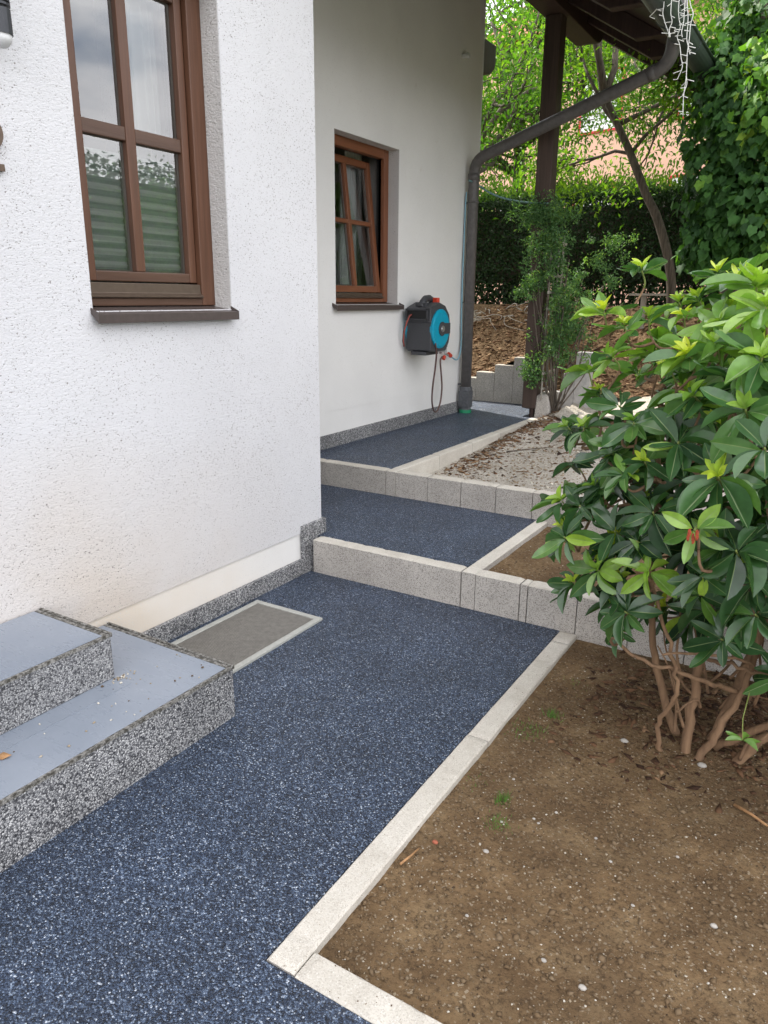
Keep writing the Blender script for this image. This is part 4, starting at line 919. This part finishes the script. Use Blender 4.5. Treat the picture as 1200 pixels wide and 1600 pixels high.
bigtree('broadleaf_tree', (-.5, 11.2, 1.3), 'dark green tree rising behind the ivy at the upper right', 5.2, 2.2, 30000, 'darkleaf', .07, .5, .25)
bigtree('broadleaf_tree', (.7, 9.9, .8), 'green tree at the right edge above the rhododendron', 5.0, 1.5, 24000, 'darkleaf', .065, .5, .25)
# trees standing opposite the front window, seen mirrored in its panes
bigtree('garden_tree', (6.6, 10.6, 0), 'small garden tree opposite the house, mirrored in the lower panes of the front window', 3.6, 1.25, 8000, 'darkleaf', .09, .5)
bigtree('garden_tree', (7.4, 13.2, .5), 'second garden tree opposite the house, seen only as a reflection in the window', 3.9, 1.3, 8000, 'darkleaf', .09, .4)

GH = empty('garden_hedge', (7.6, 9.5, 0), 'tall dark hedge opposite the house, seen only as a reflection in the window', 'hedge')
n = 16000; y = RNG.uniform(5, 17, n); z = 4.0 * RNG.random(n) ** .7 + .1 * np.sin(y * 4)
leaves('foliage', T_SM, np.stack([7.1 + RNG.normal(size=n) * .15, y, z], 1), rnd(n), rnd(n) + np.array([-1, 0, .3]), .11, .06, np.clip(RNG.normal(.0, .15, n), 0, 1), 'hedge', GH)
b = MB(); b.box(7.3, 8.2, 5, 17, 0, 3.7); b.build('branches', 'trunk', GH)
# ivy clad stump and mass on the right
IV = empty('ivy_covered_tree', (-.85, 7.7, .6), 'old tree trunk smothered in large dark ivy leaves, right of the leaning tree', 'tree')
b = MB(); b.tube(smooth_path([(-.98, 7.8, .4), (-.95, 7.8, 1.6), (-1.05, 7.85, 2.6), (-1.0, 7.9, 4.0)]), [.16, .12, .10], 12); b.tube(smooth_path([(-.62, 7.6, .4), (-.60, 7.6, 1.6), (-.5, 7.7, 2.6), (-.4, 7.8, 3.8)]), [.12, .10, .08], 10)
b.build('trunk', 'trunk', IV, smooth=True)
n = 11000; P = []; N_ = []; V_ = []
cl = [((-1.12, 7.75, 3.25), (.42, .4, .65)), ((-1.08, 7.6, 2.6), (.42, .4, .5)), ((-.75, 7.5, 2.9), (.6, .45, .7)), ((-.62, 7.35, 2.25), (.5, .42, .42)), ((-1.08, 7.6, 2.05), (.36, .35, .30)), ((-.25, 7.3, 2.5), (.6, .5, .8)), ((-.35, 7.2, 3.2), (.7, .5, .6)), ((-.7, 7.8, 3.9), (.7, .5, .5)), ((-.35, 7.15, 2.05), (.35, .35, .25))]
per = n // len(cl)
for c, r_ in cl:
    for i in range(per):
        u = RNG.normal(size=3); u /= np.linalg.norm(u); s_ = RNG.uniform(.72, 1.06) * (1 + .12 * math.sin(u[0] * 9 + u[2] * 7)); P.append(np.array(c) + u * np.array(r_) * s_); N_.append(u + RNG.normal(size=3) * .45 + np.array([0, -.2, .35])); V_.append(np.clip(.38 + .34 * (c[0] > -.5) + RNG.normal() * .16, 0, 1))  # right-hand clumps lighter: their sunlit side painted into the leaf tone
P = np.array(P); N_ = np.array(N_); D_ = RNG.normal(size=P.shape) * .45 + np.array([0, 0, -1.]) + N_ * .35
ll = RNG.uniform(.04, .095, len(P)); leaves('ivy_foliage', outline(IVY), P, D_, N_, ll, ll * .95, V_, 'ivy', IV)

# climber on the post with its lattice
TL = empty('trellis', (-2.5, 7.45, .6), 'narrow weathered wooden lattice fixed beside the timber post', 'trellis')
b = MB()
for yy in (7.22, 7.34, 7.46, 7.58): b.box(-2.560, -2.548, yy, yy + .022, .56, 2.15)
b.build('upright', 'greywood', TL, bevel=.002)
b = MB()
for zz in np.arange(.66, 2.12, .155): b.box(-2.5475, -2.535, 7.18, 7.64, zz, zz + .024)
b.build('lath', 'greywood', TL, bevel=.002)
CL = empty('climbing_plant', (-2.5, 7.5, .45), 'fine leaved climbing plant wrapped round the post and lattice, with bare stems at its foot', 'climbing plant')
b = MB(); base = np.array([-2.44, 7.30, .42]); ends = []
for k in range(16):
    tx = base + np.array([RNG.uniform(-.12, .5), RNG.uniform(-.1, .3), RNG.uniform(.55, 1.5)]); mid_ = (base + tx) / 2 + RNG.normal(size=3) * .05
    b.tube(smooth_path([base + RNG.normal(size=3) * np.array([.03, .03, 0]), mid_, tx], 5), [.008, .004], 5)
for k in range(6):
    b.tube(smooth_path([base, (-2.57 + RNG.uniform(-.05, .1), 7.2, 1.0), (-2.62 + RNG.uniform(-.1, .15), 7.2, 1.7), (-2.68 + RNG.uniform(-.1, .2), 7.2, 2.3)], 5), [.007, .004], 5)
b.build('stem', 'trunk', CL, smooth=True)
cl = []
def puff(px, py, Y, n, s_):
    c = at(px, py, Y)
    for i in range(n): cl.append((c + RNG.normal(size=3) * np.array(s_), s_))
puff(850, 335, 7.2, 50, (.13, .06, .06)); puff(862, 365, 7.2, 34, (.10, .06, .09)); puff(842, 400, 7.2, 22, (.06, .06, .12)); puff(868, 400, 7.2, 18, (.05, .06, .1)); puff(835, 440, 7.2, 16, (.07, .06, .06)); puff(858, 320, 7.35, 20, (.08, .1, .05))
puff(885, 470, 7.35, 44, (.11, .1, .12)); puff(895, 520, 7.35, 36, (.11, .1, .10)); puff(912, 440, 7.4, 18, (.12, .1, .08)); puff(875, 545, 7.3, 26, (.09, .08, .07)); puff(833, 560, 7.22, 12, (.05, .04, .09)); puff(832, 590, 7.22, 10, (.05, .04, .07)); puff(945, 400, 7.6, 7, (.08, .1, .04)); puff(970, 375, 7.8, 6, (.1, .1, .03)); puff(870, 500, 7.3, 26, (.06, .08, .14)); puff(820, 455, 7.2, 8, (.05, .04, .04))
n = 14000; ci = RNG.integers(0, len(cl), n); Pc = np.array([cl[i][0] for i in range(len(cl))])
p = Pc[ci] + RNG.normal(size=(n, 3)) * .028; cv = RNG.normal(size=len(cl)) * .14
leaves('foliage', T_SM, p, rnd(n) + np.array([0, 0, -.1]), rnd(n) + np.array([0, -.6, .6]), RNG.uniform(.02, .042, n), RNG.uniform(.010, .018, n), np.clip(.45 + cv[ci] + RNG.normal(size=n) * .2, 0, 1), 'climb', CL)

# grey plank table under the trees, pale board on the bank
TB = empty('plank_table', (-2.0, 9.6, 1.25), 'small weathered plank table in front of the leaning tree', 'table')
c = at(1032, 459, 9.6); b = MB()
for k in range(3): b.box(c[0] - .34, c[0] + .30, c[1] - .12 + k * .085, c[1] - .12 + k * .085 + .08, c[2] - .025, c[2])
b.build('table_top', 'greywood', TB, bevel=.003)
for sx in (-.18, .16):
    b = MB(); b.box(c[0] + sx - .03, c[0] + sx + .03, c[1] - .06, c[1] + .0, 1.2, c[2] - .026); b.build('leg', 'greywood', TB, bevel=.003)
b = MB(); b.hexa([(-2.9, 8.9, .66), (-2.0, 9.0, .66), (-2.0, 9.4, .72), (-2.9, 9.35, .72), (-2.9, 8.9, .69), (-2.0, 9.0, .69), (-2.0, 9.4, .75), (-2.9, 9.35, .75)])
tag(b.build('timber_board', 'plank', bevel=.004), 'pale sunlit timber board lying on the ground behind the short pale wall', 'board')
# big pale gravel patch behind
sheet('gravel_path', -2.35, 1.5, 7.0, 9.0, .06, lambda x, y: hC(x, min(y, 8.3)) + .03 + .02 * (y - 7.0), 'rubble')

# salmon house beyond the hedge
PH = empty('neighbour_house', (-6, 24, 1.3), 'salmon pink house with white red framed windows, far behind the hedge', 'house')
ang = R(-14); pc = np.array([-7.0, 23.5, 0])
def ph(x, y, z): return (pc[0] + x * math.cos(ang) - y * math.sin(ang), pc[1] + x * math.sin(ang) + y * math.cos(ang), z)
def pbox(b, x0, x1, y0, y1, z0, z1): b.hexa([ph(x0, y0, z0), ph(x1, y0, z0), ph(x1, y1, z0), ph(x0, y1, z0), ph(x0, y0, z1), ph(x1, y0, z1), ph(x1, y1, z1), ph(x0, y1, z1)])
b = MB(); pbox(b, -4.5, 7, 0, 8, 1, 9.2); b.build('wall', 'pink', PH)
b = MB(); vs_ = [ph(-5, -.6, 9.0), ph(7.5, -.6, 9.0), ph(7.5, 4, 12), ph(-5, 4, 12), ph(-5, 8.6, 9), ph(7.5, 8.6, 9)]; b.add(vs_, [(0, 1, 2, 3), (3, 2, 5, 4), (0, 3, 4), (1, 5, 2), (0, 4, 5, 1)]); b.build('roof', 'tile', PH)
for wx, wz in ((-.1, 4.0), (2.9, 4.0), (-3.0, 4.0), (-.1, 7.0), (2.9, 7.0), (5.2, 7.0), (5.2, 4.0)):
    b = MB(); w_, h_ = .62, .75; pbox(b, wx - w_, wx + w_, -.03, -.003, wz - h_, wz + h_); wo = b.build('window', 'white', PH)
    b = MB(); f_ = .06
    pbox(b, wx - w_ - f_, wx - w_, -.06, -.002, wz - h_ - f_, wz + h_ + f_); pbox(b, wx + w_, wx + w_ + f_, -.06, -.002, wz - h_ - f_, wz + h_ + f_); pbox(b, wx - w_, wx + w_, -.06, -.002, wz + h_, wz + h_ + f_); pbox(b, wx - w_, wx + w_, -.06, -.002, wz - h_ - f_, wz - h_); b.build('window_frame', 'redp', wo)
    b = MB(); pbox(b, wx - w_, wx + w_, -.05, -.031, wz - .32, wz - .27); b.build('glazing_bar', 'greywood', wo)

# ------------------------------------------------------------------ loose stuff on the ground
def grains(name, n, xr, yr, h, s0, s1, mat, vm, vs_, flat=.6, elong=1.4, dens=None):
    oc = np.array([(1, 0, 0), (0, 1, 0), (-1, 0, 0), (0, -1, 0), (0, 0, 1), (0, 0, -1)], float); of = np.array([(0, 1, 4), (1, 2, 4), (2, 3, 4), (3, 0, 4), (1, 0, 5), (2, 1, 5), (3, 2, 5), (0, 3, 5)])
    b = MB(); k = 0; V = []; F = []; Fv = []
    while k < n:
        x, y = random.uniform(*xr), random.uniform(*yr)
        if dens and random.random() > dens(x, y): continue
        s_ = s0 + (s1 - s0) * random.random() ** 2.5; a = random.uniform(0, 3.14); e_ = random.uniform(1, elong); z = h(x, y) + s_ * flat * .35
        sc = np.array([s_ * e_, s_, s_ * flat]) * RNG.uniform(.75, 1.25, 3); q = oc * sc * RNG.uniform(.7, 1.2, (6, 1)); tl = random.uniform(-.4, .4)
        ca, sa = math.cos(a), math.sin(a); x_ = q[:, 0] * ca - q[:, 1] * sa; y_ = q[:, 0] * sa + q[:, 1] * ca
        V.append(np.stack([x_ + x, y_ + y, q[:, 2] + z + q[:, 0] * tl], 1)); F.append(of + 6 * k); Fv.append(np.full(8, np.clip(random.gauss(vm, vs_), 0, 1))); k += 1
    V = np.concatenate(V); F = np.concatenate(F); Fv = np.concatenate(Fv); org = np.array([V[:, 0].mean(), V[:, 1].mean(), V[:, 2].min()])
    me = bpy.data.meshes.new(name); me.vertices.add(len(V)); me.vertices.foreach_set('co', (V - org).ravel()); me.loops.add(F.size); me.loops.foreach_set('vertex_index', F.ravel().astype(np.int32)); me.polygons.add(len(F)); me.polygons.foreach_set('loop_start', np.arange(len(F)) * 3)
    me.update(calc_edges=True); at_ = me.attributes.new('v', 'FLOAT', 'FACE'); at_.data.foreach_set('value', Fv.astype(np.float32)); me.materials.append(M[mat]); me.validate()
    return tag(link(name, me, None, org), kind='stuff')
grains('soil_crumbs', 260, (-.99, -.88), (1.07, 3.2), lambda x, y: .006, .0006, .0022, 'grain', .45, .2, .6, 1.5)
grains('soil_crumbs', 130, (-.9, .6), (1.066, 1.145), lambda x, y: .006, .0006, .0022, 'grain', .45, .2, .6, 1.5)
grains('soil_clods', 260, (-.885, -.8), (1.16, 3.2), hA, .003, .009, 'grain', .40, .07, .7, 1.3)
near = lambda x, y: 1. if y < 2.2 else .6
grains('soil_grains', 20000, (-.88, 1.0), (1.15, 3.2), hA, .0012, .0042, 'grain', .5, .26, .6, 1.6, near)
grains('soil_grains', 2500, (-1.42, -.3), (3.34, 4.33), hB, .0015, .006, 'grain', .42, .25, .6, 1.5)
grains('soil_clods', 3600, (-.87, .8), (1.16, 3.2), hA, .003, .011, 'grain', .40, .07, .6, 1.3)
grains('rubble_stones', 4200, (-2.53, -1.0), (4.45, 7.2), hC, .003, .014, 'grain', .75, .18, .6, 1.4)
grains('bark_litter', 4200, (-2.54, -1.6), (4.9, 8.3), hC, .004, .022, 'chips', .45, .25, .3, 3.5, lambda x, y: min(1., (.05 + math.exp(-((x + 2.40) / .13) ** 2) + (.8 if y > 6.7 else 0))) * (1 if y > 5.0 else .4))
grains('bark_litter', 12000, (-4.4, -1.2), (8.2, 10.8), hD, .004, .028, 'chips', .52, .28, .5, 2.4)
grains('shadow_leaf_litter', 2600, (-.75, .9), (2.25, 3.24), hA, .004, .017, 'chips', .22, .2, .3, 3., lambda x, y: min(1, .08 + math.exp(-((x + .1) ** 2 / .16 + (y - 2.85) ** 2 / .07))))  # litter whose dark tone also paints the contact shadow under the shrub
# single stones and fragments one could point to
def pebble(px, py, r_, mat, label, seed, cat='stone', name='pebble'):
    d = AX @ _ray((px, py)); t_ = (0 - EYE[2]) / d[2]; p = EYE + t_ * d; b = MB(); z = hA(p[0], p[1])
    b.blob((p[0], p[1], z + r_ * .3), (r_ * 1.15, r_ * .85, r_ * .6), amp=.08, seed=seed); tag(b.build(name, mat, smooth=True), label, cat)
pebble(976, 1154, .013, 'stone', 'largest pale pebble, on bare soil left of the rhododendron stems', 1); pebble(680, 1308, .009, 'brick', 'small red brick fragment on the soil beside the long pale kerb', 2, 'brick fragment', 'brick_fragment')
pebble(760, 1321, .008, 'stone', 'pale pebble right of the red brick fragment', 3); pebble(911, 1533, .009, 'stone', 'white pebble lying alone near the bottom edge of the soil', 4); pebble(1117, 1438, .009, 'stone', 'pale pebble on the soil near the right edge', 5)
pebble(1097, 1194, .014, 'stone', 'angular pale stone right at the foot of the rhododendron', 6); pebble(850, 1491, .007, 'stone', 'grey white pebble on the soil left of the bottom centre', 7)
for k, (px, py) in enumerate(((835, 1270), (842, 1277), (803, 1210), (784, 1275), (955, 1337), (932, 1300), (870, 1260), (730, 1420), (990, 1405), (1060, 1330))):
    d = AX @ _ray((px, py)); t_ = (0 - EYE[2]) / d[2]; p = EYE + t_ * d; b = MB(); r_ = .0045; b.blob((p[0], p[1], hA(p[0], p[1]) + .002), (r_ * 1.2, r_, r_ * .7), amp=.12, seed=k + 20)
    tag(b.build('pebble', 'stone'), 'tiny pale pebble scattered on the brown soil', 'stone', 'tiny pebbles on the soil')
def stick(p0, p1, r_, label, mat='dry'):
    b = MB(); a = np.array(p0); c = np.array(p1); b.tube([a, (a + c) / 2 + np.array([.004, 0, .003]), c], [r_, r_ * .6], 6); tag(b.build('twig', mat, smooth=True), label, 'twig')
stick((-.862, 1.52, -.01), (-.845, 1.60, -.006), .004, 'dry brown twig lying against the long pale kerb')
stick((-2.2, 5.5, .36), (-1.95, 5.75, .38), .006, 'thin dark twig lying across the pale rubble', 'trunk')
stick((-.08, 2.30, .0), (.02, 2.24, .004), .006, 'orange brown twig on the soil right of the rhododendron stems')
# roots hanging at the bank edge
b = MB()
for k in range(26):
    x = RNG.uniform(-4.6, -3.0); y = 9.75 + RNG.uniform(-.2, .2); z = hD(x, y); P = [np.array([x, y, z + .02])]
    for j in range(5): P.append(P[-1] + np.array([RNG.normal() * .09 + .05, -.06, -.02 + RNG.normal() * .04]))
    b.tube(smooth_path(P, 3), [.007, .003], 5)
tag(b.build('roots', 'greywood', smooth=True), kind='stuff')
# tufts of grass
def tuft(px, py, n, r_, ln):
    d = AX @ _ray((px, py)); t_ = -EYE[2] / d[2]; p = EYE + t_ * d; P = np.array([p[0], p[1], -.02]) + RNG.normal(size=(n, 3)) * np.array([r_, r_, 0]); return P, rnd(n) * .45 + np.array([0, 0, 1]), RNG.uniform(.4, 1, n) * ln
A = [tuft(*q) for q in ((862, 1112, 60, .016, .03), (822, 1135, 120, .035, .016), (785, 1245, 60, .014, .035), (778, 1280, 80, .025, .016), (900, 1062, 30, .03, .01), (745, 1215, 30, .03, .01))]
P = np.concatenate([a[0] for a in A]); D = np.concatenate([a[1] for a in A]); LL_ = np.concatenate([a[2] for a in A])
tag(leaves('grass', T_GR, P, D, rnd(len(P)) + np.array([0, -1, 0]), LL_, .0022, RNG.uniform(0, 1, len(P)), 'grass'), kind='stuff')
